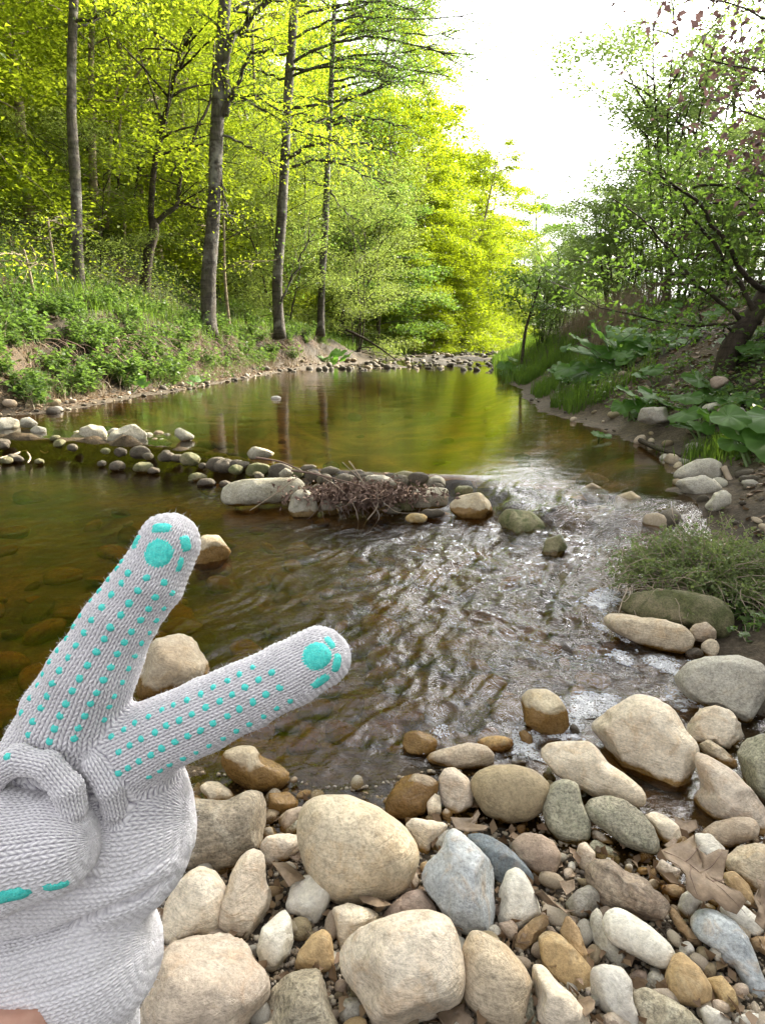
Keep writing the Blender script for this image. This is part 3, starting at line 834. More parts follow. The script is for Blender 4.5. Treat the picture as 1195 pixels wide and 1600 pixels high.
S(C(3, 905,790, 930,752, 985,790, 970,840, 940,862, 915,840), 'ochre', "small ochre pebble under the oak leaf's edge", lift=.8)
S(C(3, 670,745, 740,738, 795,760, 770,815, 720,830, 690,800), 'ochre', "small wedge of ochre stone below the heart shaped pebble", lift=.5, facets=3)
S(EL(3, 912, 858, 72, 48), 'grey', "tiny grey pebble above the bent slab", lift=.6)
S(C(3, 985,690, 1040,675, 1110,740, 1142,820, 1120,872, 1060,845, 1000,760), 'ochre', "curved orange brown stone at the right end of the oak leaf", lift=.5)
S(EL(3, 975, 1345, 95, 60, .4), 'cream', "small cream disc on the orange pebble", lift=1.3)
S(EL(3, 640, 740, 60, 55), 'beige', "tiny beige pebble in the fine gravel pocket", lift=.7)
S(EL(3, 585, 672, 58, 40), 'cream', "tiny cream pebble in the fine gravel pocket", lift=.7)
S(EL(3, 515, 662, 42, 50), 'white', "tiny pale pebble resting on the ridged rock", lift=1.4)
# --- right hand water edge
S(C(4, 443,265, 470,235, 560,240, 700,270, 800,295, 847,340, 847,390, 810,422, 720,415, 600,385, 500,330, 450,300), 'beige', "long knuckled tan stone with dark cracks beside the bush", lift=.55, lump=.12, rough=.05, facets=2)
S(C(4, 837,320, 860,292, 915,278, 960,320, 960,360, 905,372, 850,362), 'beige', "rounded tan stone at the right end of the cracked one", lift=1.0)
S(EL(4, 935, 403, 88, 85), 'beige', "small brown knob of stone below the rounded tan one", lift=.8)
S(C(4, 505,205, 560,150, 700,128, 850,140, 970,170, 1040,250, 1020,340, 960,365, 880,310, 700,275, 560,245), 'mossy', "long dark mossy rock under the leafy bush", lift=.5, thick=.6)
S(EL(4, 858, 435, 90, 70), 'dark', "dark wet stone in front of the cracked tan stone", lift=.2)
S(C(4, 50,640, 80,603, 160,600, 220,640, 255,700, 262,770, 230,807, 130,802, 65,760), 'wet', "half wet white stone sitting in the foam", lift=.75, facets=2)
S(C(4, 28,800, 60,788, 95,820, 98,865, 80,880, 45,840), 'wet', "little brown stone in the foam below the half wet white one", lift=.4)
S(EL(4, 295, 800, 45, 75, -.3), 'dark', "small dark stone in the foam", lift=.3)
S(EL(4, 1180, 700, 110, 120), 'dark', "dark brown stone between the grey boulder and the walnut like stone", lift=.2)
S(EL(4, 30, 950, 70, 45), 'dark', "small dark stone between the foam and the olive brown oval", lift=.4)
S(C(4, 145,1000, 170,960, 205,1010, 200,1050, 160,1060), 'mossy', "dark mossy chip behind the upright speckled stone", lift=.3)
# --- lower pool
S([(212,1086),(222,1030),(245,1000),(280,991),(310,1003),(326,1035),(320,1065),(285,1082),(240,1090)], 'wet', "stone between the two raised fingers, pale left face and wet brown right flank", lift=.75, facets=3, thick=.8)
S([(295,880),(300,855),(318,838),(342,838),(359,862),(345,885),(315,892)], 'wet', "stone peeking out beside the tip of the index finger", lift=.35, facets=1)
# --- weir, left part
S(C(5, -30,160, -20,100, 40,92, 85,105, 93,140, 40,167), 'weir', "pale rock at the left end of the weir", z=0.1, lift=.4)
S(C(5, 90,130, 95,98, 130,90, 172,120, 150,137, 110,138), 'weir', "rounded tan rock second from the left end of the weir", z=0.13, lift=.5)
S(C(5, 135,150, 160,128, 205,140, 208,172, 170,176), 'weir', "tan rock beside the second rock of the weir", z=0.1, lift=.4)
S(C(5, 52,215, 80,180, 130,165, 190,175, 200,205, 170,228, 100,238), 'mossy', "low olive rock caked in moss on the left of the weir", z=0.02, lift=.4)
S(C(5, 60,160, 110,142, 150,150, 130,178, 80,180), 'mossy', "mossy wedge stone above the low olive rock", z=0.06, lift=.5)
S(C(5, 245,235, 250,205, 290,185, 335,195, 347,225, 320,246, 260,247), 'mossy', "round mossy green rock left of the dome shaped weir rock", z=0.01, lift=.4)
S(C(5, 355,190, 360,140, 400,125, 460,133, 477,165, 465,200, 400,204), 'weir', "dome shaped pale rock on the weir, left of the biggest", z=0.1, lift=.45)
S(C(5, 322,160, 345,150, 365,158, 362,196, 330,190), 'weir', "small white rock left of the dome shaped weir rock", z=0.07, lift=.4)
S(C(5, 480,190, 500,155, 560,130, 600,124, 652,165, 640,200, 600,232, 540,240, 490,230), 'weir', "biggest angular grey rock in the left half of the weir", z=0.04, lift=.6, facets=4)
S(C(5, 470,160, 500,140, 540,138, 530,160, 490,180), 'weir', "flat rock behind the biggest weir rock", z=0.1, lift=.4)
S(C(5, 368,220, 420,202, 460,213, 502,245, 400,247), 'weir', "low flat rock at the foot of the biggest weir rock", z=0.0, lift=.35)
S(C(5, 640,235, 672,213, 700,225, 717,262, 650,264), 'weir', "small pointed rock at the foot of the weir", z=0.0, lift=.4)
S(EL(5, 755, 245, 58, 46), 'mossy', "small bright green mossy stone at the foot of the weir", z=0.0, lift=.4)
S(C(5, 780,172, 782,145, 800,138, 862,170, 866,186, 810,197), 'weir', "pale wedge of rock on top of the weir right of the biggest", z=0.13, lift=.5)
S(C(5, 800,215, 812,188, 850,182, 882,200, 870,225, 820,235), 'weir', "brown rock under the pale wedge of rock", z=0.06, lift=.5)
S(EL(5, 12, 212, 70, 34), 'weir', "low white stone at the far left foot of the weir", z=0.0, lift=.4)
S(EL(5, 443, 256, 46, 16), 'white', "tiny white stone at the waterline below the weir", z=0.0, lift=.4)
for k, (x, y, w, h) in enumerate(((662, 176, 46, 34), (706, 168, 50, 34), (742, 176, 40, 28), (690, 196, 40, 26), (725, 198, 46, 26), (650, 158, 34, 22))):
    S(EL(5, x, y, w, h), 'weir' if k % 2 == 0 else 'brown', "fist sized brown stone packed on the weir beside the biggest rock", z=0.09, lift=.4, group="fist sized stones packed on the weir")
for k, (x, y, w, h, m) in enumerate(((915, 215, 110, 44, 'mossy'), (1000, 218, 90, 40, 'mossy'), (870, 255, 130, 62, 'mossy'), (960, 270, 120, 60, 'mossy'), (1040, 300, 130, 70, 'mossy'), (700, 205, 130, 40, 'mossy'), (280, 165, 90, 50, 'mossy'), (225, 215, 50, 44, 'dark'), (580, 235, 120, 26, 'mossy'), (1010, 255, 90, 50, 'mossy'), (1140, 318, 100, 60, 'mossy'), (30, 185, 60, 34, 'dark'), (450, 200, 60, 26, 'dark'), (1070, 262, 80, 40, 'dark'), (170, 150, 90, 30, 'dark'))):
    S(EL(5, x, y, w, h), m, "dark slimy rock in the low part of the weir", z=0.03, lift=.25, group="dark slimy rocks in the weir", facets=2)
# --- weir, right part
S(C(6, -450+497,262, 60,200, 130,180, 280,170, 350,172, 372,215, 330,250, 250,268, 100,280, 55,272), 'weir', "long pale log shaped rock in the weir", z=0.0, lift=.8, thick=.8, facets=1)
S(C(6, 308,300, 320,240, 345,222, 385,220, 412,250, 424,305, 400,330, 330,332), 'weir', "dome shaped pale rock in front of the log shaped one", z=0.0, lift=.6)
S(C(6, 433,275, 440,250, 455,236, 492,270, 522,320, 480,322, 440,302), 'weir', "small triangular pale rock right of the dome shaped one", z=0.0, lift=.7, facets=3)
S(C(6, 478,240, 500,198, 530,215, 522,255, 495,268), 'weir', "small upright rock half buried in the twig tangle", z=0.04, lift=.8)
S(EL(6, 552, 283, 82, 46), 'weir', "low round rock under the twig tangle", z=0.0, lift=.5)
S(C(6, 268,152, 295,130, 327,148, 310,167, 280,168), 'weir', "small round white stone on top of the log shaped rock", z=0.16, lift=.7)
S(C(6, 608,170, 630,158, 690,160, 725,172, 750,198, 700,212, 640,192), 'weir', "flat grey rock behind the twig tangle", z=0.1, lift=.5, facets=2)
S(C(6, 658,232, 700,214, 765,235, 740,258, 690,268), 'weir', "flat cream rock right of the twig tangle", z=0.05, lift=.8)
S(C(6, 660,290, 700,276, 750,290, 745,300, 680,306), 'weir', "thin flat rock under the cream one right of the tangle", z=0.0, lift=.6)
S(EL(6, 822, 170, 80, 46), 'dark', "small dark rock on the crest left of the spill", z=0.12, lift=.5)
S(C(6, 858,200, 865,165, 895,155, 930,175, 930,205), 'weir', "small grey brown cube of rock on the crest left of the spill", z=0.1, lift=.6, facets=3)
S(C(6, 788,255, 808,220, 880,207, 937,215, 932,280, 850,302, 798,297), 'weir', "squarish tan rock beside the rushing water", z=0.0, lift=.7, facets=3)
S(C(6, 948,275, 980,245, 1060,230, 1112,260, 1127,300, 1080,332, 1000,332, 958,305), 'wet', "rusty brown rock with pale faces at the spill", z=0.0, lift=.75, facets=4)
S(EL(6, 905, 330, 110, 50), 'amber', "sunken amber rock below the squarish tan rock", z=-0.04, lift=.5)
S(C(6, 145,70, 170,45, 230,58, 263,72, 222,92, 158,96), 'weir', "bright white jagged rock on the crest of the weir", z=0.12, lift=.6, facets=3)
S(C(6, 138,150, 150,118, 180,110, 225,118, 240,145, 200,160, 160,168), 'mossy', "mossy boulder with a pale rim below the white jagged rock", z=0.06, lift=.6)
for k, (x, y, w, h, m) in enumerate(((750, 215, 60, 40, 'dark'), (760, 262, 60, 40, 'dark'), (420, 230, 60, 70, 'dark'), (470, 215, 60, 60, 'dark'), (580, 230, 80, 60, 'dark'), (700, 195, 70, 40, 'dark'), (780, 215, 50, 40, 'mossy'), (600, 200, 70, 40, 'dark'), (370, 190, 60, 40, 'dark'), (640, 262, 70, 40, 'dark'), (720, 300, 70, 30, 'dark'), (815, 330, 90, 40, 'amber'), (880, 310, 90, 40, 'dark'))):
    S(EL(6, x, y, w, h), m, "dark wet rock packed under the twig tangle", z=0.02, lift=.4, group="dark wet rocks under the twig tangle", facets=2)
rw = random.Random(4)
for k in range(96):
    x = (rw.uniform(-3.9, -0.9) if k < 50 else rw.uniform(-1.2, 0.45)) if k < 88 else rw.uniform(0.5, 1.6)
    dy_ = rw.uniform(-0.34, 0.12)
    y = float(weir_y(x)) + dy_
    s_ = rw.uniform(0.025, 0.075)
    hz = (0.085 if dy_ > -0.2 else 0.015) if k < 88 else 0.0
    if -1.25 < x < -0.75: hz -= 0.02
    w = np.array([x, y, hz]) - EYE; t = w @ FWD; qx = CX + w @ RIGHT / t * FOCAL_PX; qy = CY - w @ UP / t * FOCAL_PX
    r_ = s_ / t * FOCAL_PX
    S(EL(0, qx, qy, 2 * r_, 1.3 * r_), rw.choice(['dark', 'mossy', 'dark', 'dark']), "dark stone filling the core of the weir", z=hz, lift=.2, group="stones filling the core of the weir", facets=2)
# --- chute and right bank
S([(960,795),(963,775),(985,768),(1000,778),(1005,792),(985,800)], 'brown', "smooth brown rock breaking the surface right of the spill", z=0.05, lift=.5)
S([(905,765),(925,755),(950,768),(948,785),(920,784)], 'brown', "low reddish brown rock just under the spill", z=0.06, lift=.3)
S([(775,810),(790,795),(830,800),(858,825),(845,850),(800,850)], 'mossy', "big round boulder drowned in the chute", z=-0.02, lift=.4)
S([(845,870),(852,845),(875,835),(885,855),(872,880)], 'mossy', "small dark boulder in the chute", z=0.0, lift=.3)
S(C(7, 763,1030, 800,990, 880,950, 940,947, 987,970, 988,1030, 950,1052, 850,1045), 'grey', "tan topped boulder on the right bank above two others", z=0.14, lift=.6, facets=2)
S(C(7, 772,1062, 830,1030, 900,1023, 960,1050, 997,1090, 900,1124, 820,1112), 'grey', "smooth grey boulder in the middle of three on the right bank", z=0.13, lift=.6)
S(C(7, 903,1172, 950,1110, 1010,1088, 1042,1110, 1030,1160, 960,1192), 'grey', "angular boulder, lowest of three on the right bank", z=0.13, lift=.6, facets=4)
S(C(7, 598,770, 620,713, 742,698, 744,770, 660,787), 'grey', "square grey block of stone on the right bank by the mud", lift=.4, facets=4, flat=.65)
S(EL(7, 735, 942, 66, 38), 'grey', "flat pale stone at the end of the mud on the right bank", lift=.4)
S(EL(7, 800, 960, 88, 28), 'grey', "thin flat stone behind the tan topped boulder", lift=.4)
S(EL(7, 1115, 1042, 96, 44), 'dark', "dark wet boulder right of the three boulders", lift=.4)
S(EL(7, 1122, 1080, 70, 36), 'dark', "dark stone beneath the dark wet boulder", lift=.4)
S(EL(7, 950, 705, 104, 40, -.2), 'grey', "long stone on the slope behind the butterbur", lift=.4)
S(EL(7, 1010, 730, 100, 46), 'pink', "pinkish stone on the slope next to the long one", lift=.4)
S(EL(7, 1080, 725, 40, 34), 'grey', "small stone on the slope right of the pinkish one", lift=.4)
S(EL(7, 980, 590, 90, 60), 'pink', "brown stone at the foot of the leaning tree", lift=.4)
S(EL(0, 432, 622, 17, 7), 'white', "lone pale stone poking out of the upper pool", z=0.12, lift=.3)

# --- loose stones spread by chance, shared meshes
rs = np.random.RandomState(7)
def proto_stones(n, seed, facets=2, rough=0.04, lump=0.12, sub=2):
    out = []
    for k in range(n):
        v, f = ico(sub)
        p = shape_unit(v, seed + k, facets if k % 2 else 0, lump, rough, keep=-1)
        r = np.random.RandomState(seed + k)
        p = p * np.array([1.0, r.uniform(0.6, 0.85), r.uniform(0.4, 0.65)])
        me = bpy.data.meshes.new("pebble")
        me.from_pydata([tuple(q) for q in p], [], [tuple(int(i) for i in q) for q in f])
        me.polygons.foreach_set("use_smooth", np.ones(len(me.polygons), dtype=bool))
        me.materials.append(None)
        out.append(me)
    return out
PEB = proto_stones(8, 900, sub=3)
PEBS = proto_stones(6, 950, sub=2)
def scatter(name, pts, sizes, mats, label, cat, group, protos, sink=0.25, tilt=0.5):
    for i, (p, s) in enumerate(zip(pts, sizes)):
        o = bpy.data.objects.new(name, protos[rs.randint(len(protos))])
        COL.objects.link(o)
        o.location = (p[0], p[1], p[2] + s * (0.5 - sink))
        o.rotation_euler = (rs.uniform(-tilt, tilt), rs.uniform(-tilt, tilt), rs.uniform(0, 6.28))
        k = s * rs.uniform(0.85, 1.15)
        o.scale = (k, k * rs.uniform(0.8, 1.1), k * rs.uniform(0.8, 1.1))
        o.material_slots[0].link = 'OBJECT'
        o.material_slots[0].material = SM[mats[rs.randint(len(mats))]]
        tag(o, label, cat, group)

def free_spot(x, y, s, f=0.55):
    for (a, b, r) in PLACED:
        if (a - x) ** 2 + (b - y) ** 2 < (r * f + s * 0.3) ** 2: return False
    return True
# filler pebbles on the near bank
pts, sz = [], []
tries = 0
while len(pts) < 295 and tries < 30000:
    tries += 1
    px = rs.uniform(230, 1230); py = rs.uniform(1200, 1640)
    w = at_z(px, py, 0.02); x, y = w[0], w[1]
    if y > np.interp(x, NS_X, NS_Y) + 0.02: continue
    s = rs.choice([0.006, 0.009, 0.012, 0.016, 0.02], p=[.12, .26, .28, .2, .14])
    if px < 780: s *= 0.9
    if not free_spot(x, y, s, 0.42): continue
    if any((a[0] - x) ** 2 + (a[1] - y) ** 2 < (0.8 * (b + s)) ** 2 for a, b in zip(pts, sz)): continue
    pts.append((x, y, gh(x, y) + rs.uniform(0.0, 0.010))); sz.append(s)
scatter("pebble", pts, sz, ['beige', 'cream', 'ochre', 'grey', 'brown', 'white', 'pink', 'cream'], "small pebble filling a gap between the larger stones of the gravel bank", "pebble", "small pebbles in the gaps of the gravel bank", PEB)
# sunken stones in the lower pool
pts, sz = [], []
for k in range(1500):
    if len(pts) >= 200: break
    px = rs.uniform(-40, 1000); py = 790 + 440 * rs.rand() ** 0.7
    w = at_z(px, py, -0.08); x, y = w[0], w[1]
    g = gh(x, y)
    if g > -0.015: continue
    near = 1.0 if y < 1.6 else 0.0
    s = rs.uniform(0.022, 0.06) if near else rs.uniform(0.03, 0.085)
    if any((a[0] - x) ** 2 + (a[1] - y) ** 2 < (0.6 * (b + s)) ** 2 for a, b in zip(pts, sz)): continue
    s = min(s, max(0.015, -g * 1.1))
    pts.append((x, y, g)); sz.append(s)
scatter("sunken_stone", pts, sz, ['amber', 'amber', 'mossy', 'brown', 'amber'], "amber brown stone lying under the water of the lower pool", "stone", "sunken stones in the lower pool", PEB, 0.3)
# sunken stones in the upper pool
pts, sz = [], []
for k in range(70):
    y = rs.uniform(3.6, 8.5); x = rs.uniform(np.interp(y, UL_Y, UL_X) + .3, np.interp(y, UR_Y, UR_X) - .2)
    pts.append((x, y, gh(x, y))); sz.append(rs.uniform(0.04, 0.12))
scatter("sunken_stone", pts, sz, ['amber', 'mossy'], "dim stone on the bed of the upper pool", "stone", "sunken stones in the upper pool", PEBS, 0.45)
# stones of the far riffle
pts, sz = [], []
for k in range(290):
    y = 14.8 + 22 * rs.rand() ** 1.3; xl = np.interp(y, UL_Y, UL_X); xr = np.interp(y, UR_Y, UR_X)
    x = rs.uniform(xl - 0.4, xr + 0.3)
    if y < 16 and xl + 0.8 < x < xr - 0.8 and rs.rand() < 0.8: continue
    pts.append((x, y, max(gh(x, y), float(water_h(x, y)) - 0.03))); sz.append(rs.uniform(0.04, 0.13) * (0.7 + y / 60))
scatter("riffle_stone", pts, sz, ['dark', 'dark', 'brown', 'dark'], "dark stone breaking the surface of the distant riffle", "stone", "stones of the distant riffle", PEBS, 0.15)
# stones of both waterlines
def shore(side, n, y0, y1, smin, smax, mats, label, group, spread=0.3):
    pts, sz = [], []
    for k in range(n):
        y = y0 + (y1 - y0) * rs.rand() ** 1.6
        b = np.interp(y, UL_Y, UL_X) if side < 0 else np.interp(y, UR_Y, UR_X)
        x = b + side * (rs.rand() ** 1.3 * spread - 0.04)
        pts.append((x, y, gh(x, y))); sz.append(rs.uniform(smin, smax) * (1 if rs.rand() < .8 else 1.7))
    scatter("bank_stone", pts, sz, mats, label, "stone", group, PEBS, 0.2)
shore(-1, 200, 6.0, 20, 0.014, 0.045, ['beige', 'brown', 'grey', 'brown', 'dark', 'dark'], "small stone on the gravel strip under the left bank", "stones along the left waterline", 0.5)
shore(1, 90, 2.3, 8, 0.012, 0.045, ['grey', 'dark', 'brown', 'beige', 'dark'], "small stone on the muddy foot of the right bank", "stones along the right waterline", 0.7)
pts, sz = [], []
for k in range(60):
    y = rs.uniform(2.6, 7); x = np.interp(y, UR_Y, UR_X) + rs.uniform(0.3, 2.0)
    pts.append((x, y, gh(x, y))); sz.append(rs.uniform(0.015, 0.06))
scatter("bank_stone", pts, sz, ['grey', 'brown', 'pink', 'dark'], "stone half buried in the leaf litter of the right slope", "stone", "stones on the right slope", PEBS, 0.4)
# fine gravel, one mass
def fine_gravel():
    V, F, n = [], [], 0
    v0, f0 = ico(1)
    N = 9000
    px = rs.uniform(180, 1300, N * 2); py = rs.uniform(1150, 1680, N * 2)
    for i in range(N * 2):
        w = at_z(px[i], py[i], 0.01)
        if w[1] > np.interp(w[0], NS_X, NS_Y) + 0.01: continue
        s = rs.uniform(0.0015, 0.0055)
        q = v0 * (1 + 0.25 * rs.rand(len(v0), 1)) * np.array([1, rs.uniform(.6, 1), rs.uniform(.4, .8)]) * s
        a = rs.uniform(0, 6.28); ca, sa = math.cos(a), math.sin(a)
        q = np.stack([q[:, 0] * ca - q[:, 1] * sa, q[:, 0] * sa + q[:, 1] * ca, q[:, 2]], 1)
        V.append((q + [w[0], w[1], 0])); F.append(f0 + n); n += len(v0)
        if len(V) >= N: break
    V = np.concatenate(V); F = np.concatenate(F)
    cen = V.reshape(-1, len(v0), 3).mean(1)
    V[:, 2] += np.repeat(ground_h(cen[:, 0], cen[:, 1]) + 0.001, len(v0))
    m, nt = new_mat("gravel_mix"); N_ = NT(nt)
    ri = N_.n('ShaderNodeNewGeometry').outputs['Random Per Island']
    col = N_.ramp(ri, [(0.0, (0.10, 0.07, 0.045)), (0.35, (0.26, 0.2, 0.13)), (0.6, (0.2, 0.17, 0.14)), (0.85, (0.42, 0.36, 0.27)), (1.0, (0.08, 0.06, 0.045))])
    N_.out(N_.bsdf(col, 0.75).outputs[0])
    o = mesh_np("fine_gravel", V, F, m); tag(o, kind="stuff")
fine_gravel()

# ------------------------------------------------------------------ foam on the water
def foam():
    polys = [C(4, 215,640, 300,620, 400,625, 500,630, 530,660, 470,710, 360,750, 330,800, 345,860, 250,850, 180,850, 140,870, 160,960, 60,930, 0,915, 0,790, 30,770, 80,790, 250,800, 262,740),
             C(4, 600,450, 660,435, 760,440, 845,470, 790,520, 785,590, 880,650, 910,700, 800,715, 740,690, 690,640, 690,600, 760,600, 740,540, 640,500),
             C(4, 435,440, 500,418, 580,440, 610,490, 570,510, 480,475),
             C(4, 355,290, 420,280, 560,360, 600,440, 560,400, 450,340),
             C(4, 300,190, 400,130, 500,110, 520,180, 450,240, 440,270, 380,230),
             C(2, 400,60, 480,100, 560,90, 560,110, 440,110), C(2, 560,-20, 640,-60, 700,-20, 620,20)]
    V, F, n = [], [], 0
    vs, fs = ico(2); m_ = vs[:, 2] > -0.3
    v1, f1 = ico(1)
    for k, poly in enumerate(polys):
        W = np.array([at_z(px, py, 0.001)[:2] for px, py in poly])
        lo, hi = W.min(0), W.max(0); area = (hi[0] - lo[0]) * (hi[1] - lo[1])
        N = int(area * (160000 if k < 3 else 80000))
        P = lo + rs.rand(N, 2) * (hi - lo)
        inside = np.zeros(N, bool)
        a = W; b = np.roll(W, -1, 0)
        for (x1, y1), (x2, y2) in zip(a, b):
            cond = ((y1 > P[:, 1]) != (y2 > P[:, 1])) & (P[:, 0] < (x2 - x1) * (P[:, 1] - y1) / (y2 - y1 + 1e-12) + x1)
            inside ^= cond
        nz = fbm(stack(P[:, 0] * 38, P[:, 1] * 38, 0 * P[:, 0]), 3, 77) + 0.5 * fbm(stack(P[:, 0] * 9, P[:, 1] * 9, 0 * P[:, 0]), 2, 78)
        P = P[inside & (nz > 0.02)]
        s = rs.choice([0.001, 0.0016, 0.0024, 0.0036], size=len(P), p=[.5, .33, .14, .03])
        z = water_surf(P[:, 0], P[:, 1]) - 0.0015
        q = v1[None] * s[:, None, None] * np.array([1.1, 1.1, 0.6]) + np.stack([P[:, 0], P[:, 1], z + 0.0035], 1)[:, None]
        V.append(q.reshape(-1, 3)); F.append((f1[None] + (np.arange(len(P)) * len(v1))[:, None, None]).reshape(-1, 3) + n)
        n += len(P) * len(v1)
    V = np.concatenate(V); F = np.concatenate(F)
    m, nt = new_mat("foam_bubbles"); N_ = NT(nt)
    b = N_.bsdf((0.75, 0.76, 0.80), 0.3, None, 0.5)
    tr = N_.n('ShaderNodeBsdfTransparent')
    mx = N_.n('ShaderNodeMixShader'); mx.inputs[0].default_value = 0.55
    N_.l(tr.outputs[0], mx.inputs[1]); N_.l(b.outputs[0], mx.inputs[2]); N_.out(mx.outputs[0])
    o = mesh_np("foam", V, F, m); tag(o, kind="stuff")
    # thin froth skin between the bubbles
    m, nt = new_mat("foam_skin"); N_ = NT(nt)
    P_ = N_.n('ShaderNodeNewGeometry').outputs['Position']
    vo = N_.n('ShaderNodeTexVoronoi'); vo.inputs['Scale'].default_value = 150; N_.l(P_, vo.inputs['Vector'])
    f1_ = N_.ramp(vo.outputs['Distance'], [(0.22, 0.05), (0.5, 0.75)])
    f2_ = N_.ramp(N_.noise(P_, 24, 5, .65, 1.0), [(0.36, 0.15), (0.6, 1)])
    att = N_.n('ShaderNodeVertexColor'); att.layer_name = 'tint'
    fac = N_.math('MULTIPLY', N_.math('MULTIPLY', f1_, f2_), att.outputs[0])
    b = N_.bsdf((0.78, 0.79, 0.83), 0.4, None, 0.4)
    tr = N_.n('ShaderNodeBsdfTransparent')
    mx = N_.n('ShaderNodeMixShader'); N_.l(fac, mx.inputs[0])
    N_.l(tr.outputs[0], mx.inputs[1]); N_.l(b.outputs[0], mx.inputs[2]); N_.out(mx.outputs[0])
    gx = np.arange(0.15, 1.3, 0.006); gy = np.arange(1.0, 2.2, 0.006)
    X, Y = np.meshgrid(gx, gy)
    dens = np.zeros(X.shape)
    for k, poly in enumerate(polys[:5]):
        W = np.array([at_z(px, py, 0.001)[:2] for px, py in poly])
        ins = np.zeros(X.shape, bool); dmin = np.full(X.shape, 9.0)
        for (x1, y1), (x2, y2) in zip(W, np.roll(W, -1, 0)):
            cond = ((y1 > Y) != (y2 > Y)) & (X < (x2 - x1) * (Y - y1) / (y2 - y1 + 1e-12) + x1); ins ^= cond
            e = np.array([x2 - x1, y2 - y1]); t = np.clip(((X - x1) * e[0] + (Y - y1) * e[1]) / (e @ e), 0, 1)
            dmin = np.minimum(dmin, np.hypot(X - x1 - t * e[0], Y - y1 - t * e[1]))
        dens = np.maximum(dens, np.where(ins, sstep(0, 0.03, dmin), 0))
    Z = water_surf(X, Y) + 0.0022
    idx = np.arange(Z.size).reshape(Z.shape)
    Fq = np.stack([idx[:-1, :-1], idx[:-1, 1:], idx[1:, 1:], idx[1:, :-1]], -1).reshape(-1, 4)
    Fq = Fq[(dens.ravel()[Fq] > 0).any(1)]
    us = np.unique(Fq); rm = -np.ones(Z.size, np.int64); rm[us] = np.arange(len(us))
    o = mesh_np("foam", stack(X, Y, Z).reshape(-1, 3)[us], rm[Fq], m, colors=np.repeat(dens.ravel()[us][:, None], 3, 1)); tag(o, kind="stuff")
foam()
# ------------------------------------------------------------------ vegetation
LM = {
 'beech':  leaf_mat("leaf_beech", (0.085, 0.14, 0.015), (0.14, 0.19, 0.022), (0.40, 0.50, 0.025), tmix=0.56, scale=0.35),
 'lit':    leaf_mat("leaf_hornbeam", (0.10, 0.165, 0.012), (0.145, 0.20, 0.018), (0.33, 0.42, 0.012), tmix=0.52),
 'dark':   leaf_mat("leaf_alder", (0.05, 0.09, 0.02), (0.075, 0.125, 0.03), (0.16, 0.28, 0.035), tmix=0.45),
 'willow': leaf_mat("leaf_willow", (0.10, 0.14, 0.045), (0.13, 0.17, 0.05), (0.26, 0.34, 0.06), tmix=0.5),
 'softgreen': leaf_mat('leaf_softgreen', (0.085, 0.13, 0.045), (0.13, 0.18, 0.06), (0.26, 0.37, 0.09), tmix=0.5),
 'copper': leaf_mat("leaf_copper", (0.13, 0.08, 0.08), (0.17, 0.11, 0.10), (0.14, 0.085, 0.085), tmix=0.25, scale=2),
 'nettle': leaf_mat("leaf_nettle", (0.055, 0.105, 0.025), (0.09, 0.145, 0.035), (0.16, 0.27, 0.04), tmix=0.45, scale=3),
 'grass':  leaf_mat("grass_blade", (0.055, 0.11, 0.018), (0.085, 0.145, 0.025), (0.16, 0.27, 0.025), tmix=0.45, scale=2),
 'dry':    leaf_mat("dry_stem", (0.28, 0.22, 0.14), (0.20, 0.15, 0.10), (0.25, 0.2, 0.12), tmix=0.2, scale=3),
 'litter': leaf_mat("dead_leaf", (0.15, 0.09, 0.05), (0.26, 0.18, 0.11), (0.2, 0.12, 0.06), tmix=0.12, scale=25, rough=0.6),
 'butter': None, 'cress': leaf_mat("leaf_creeper", (0.11, 0.15, 0.055), (0.17, 0.21, 0.08), (0.28, 0.36, 0.10), tmix=0.4, scale=14),
}
BARK = bark_mat("bark_alder", (0.040, 0.033, 0.026), (0.095, 0.082, 0.066), 5, moss=0.3, lichen=0.35)
BARKD = bark_mat("bark_dark", (0.035, 0.026, 0.018), (0.07, 0.054, 0.04), 7, moss=0.4)
BARKP = bark_mat("bark_pale", (0.20, 0.155, 0.10), (0.30, 0.25, 0.17), 5, moss=0.25)
TWIG = plain_mat("dead_twig", (0.20, 0.135, 0.105), 0.8)
TWIGP = plain_mat("pale_twig", (0.34, 0.27, 0.20), 0.8)

def leaf_quads(P, size, rng, up=0.6, aspect=0.55, dirs=None, fold=0.18):
    """rhombic two-triangle leaves, P (N,3)"""
    N = len(P)
    n = rng.normal(size=(N, 3)) * (1 - up); n[:, 2] += up * (0.6 + 0.8 * rng.rand(N)); n /= np.linalg.norm(n, axis=1)[:, None]
    if dirs is None: dirs = rng.normal(size=(N, 3))
    t = dirs - (dirs * n).sum(1)[:, None] * n; t /= np.linalg.norm(t, axis=1)[:, None] + 1e-9
    b = np.cross(n, t)
    L = (size * (0.65 + 0.7 * rng.rand(N)))[:, None]; Wd = L * aspect * 0.5
    q = np.stack([P - t * L * 0.5, P + b * Wd + n * L * fold - t * L * 0.05, P + t * L * 0.5, P - b * Wd + n * L * fold - t * L * 0.05], 1)
    V = q.reshape(-1, 3)
    i = np.arange(N)[:, None] * 4
    F = np.concatenate([i + [0, 1, 2], i + [0, 2, 3]], 1).reshape(-1, 3)
    return V, F

def limb(rng, p0, d, L, droop=0.0, n=7, wig=0.12):
    p = [np.array(p0, float)]; d = np.array(d, float); d /= np.linalg.norm(d)
    for i in range(n):
        d = d + rng.normal(size=3) * wig + np.array([0, 0, -droop / n])
        d /= np.linalg.norm(d); p.append(p[-1] + d * L / n)
    return np.array(p)

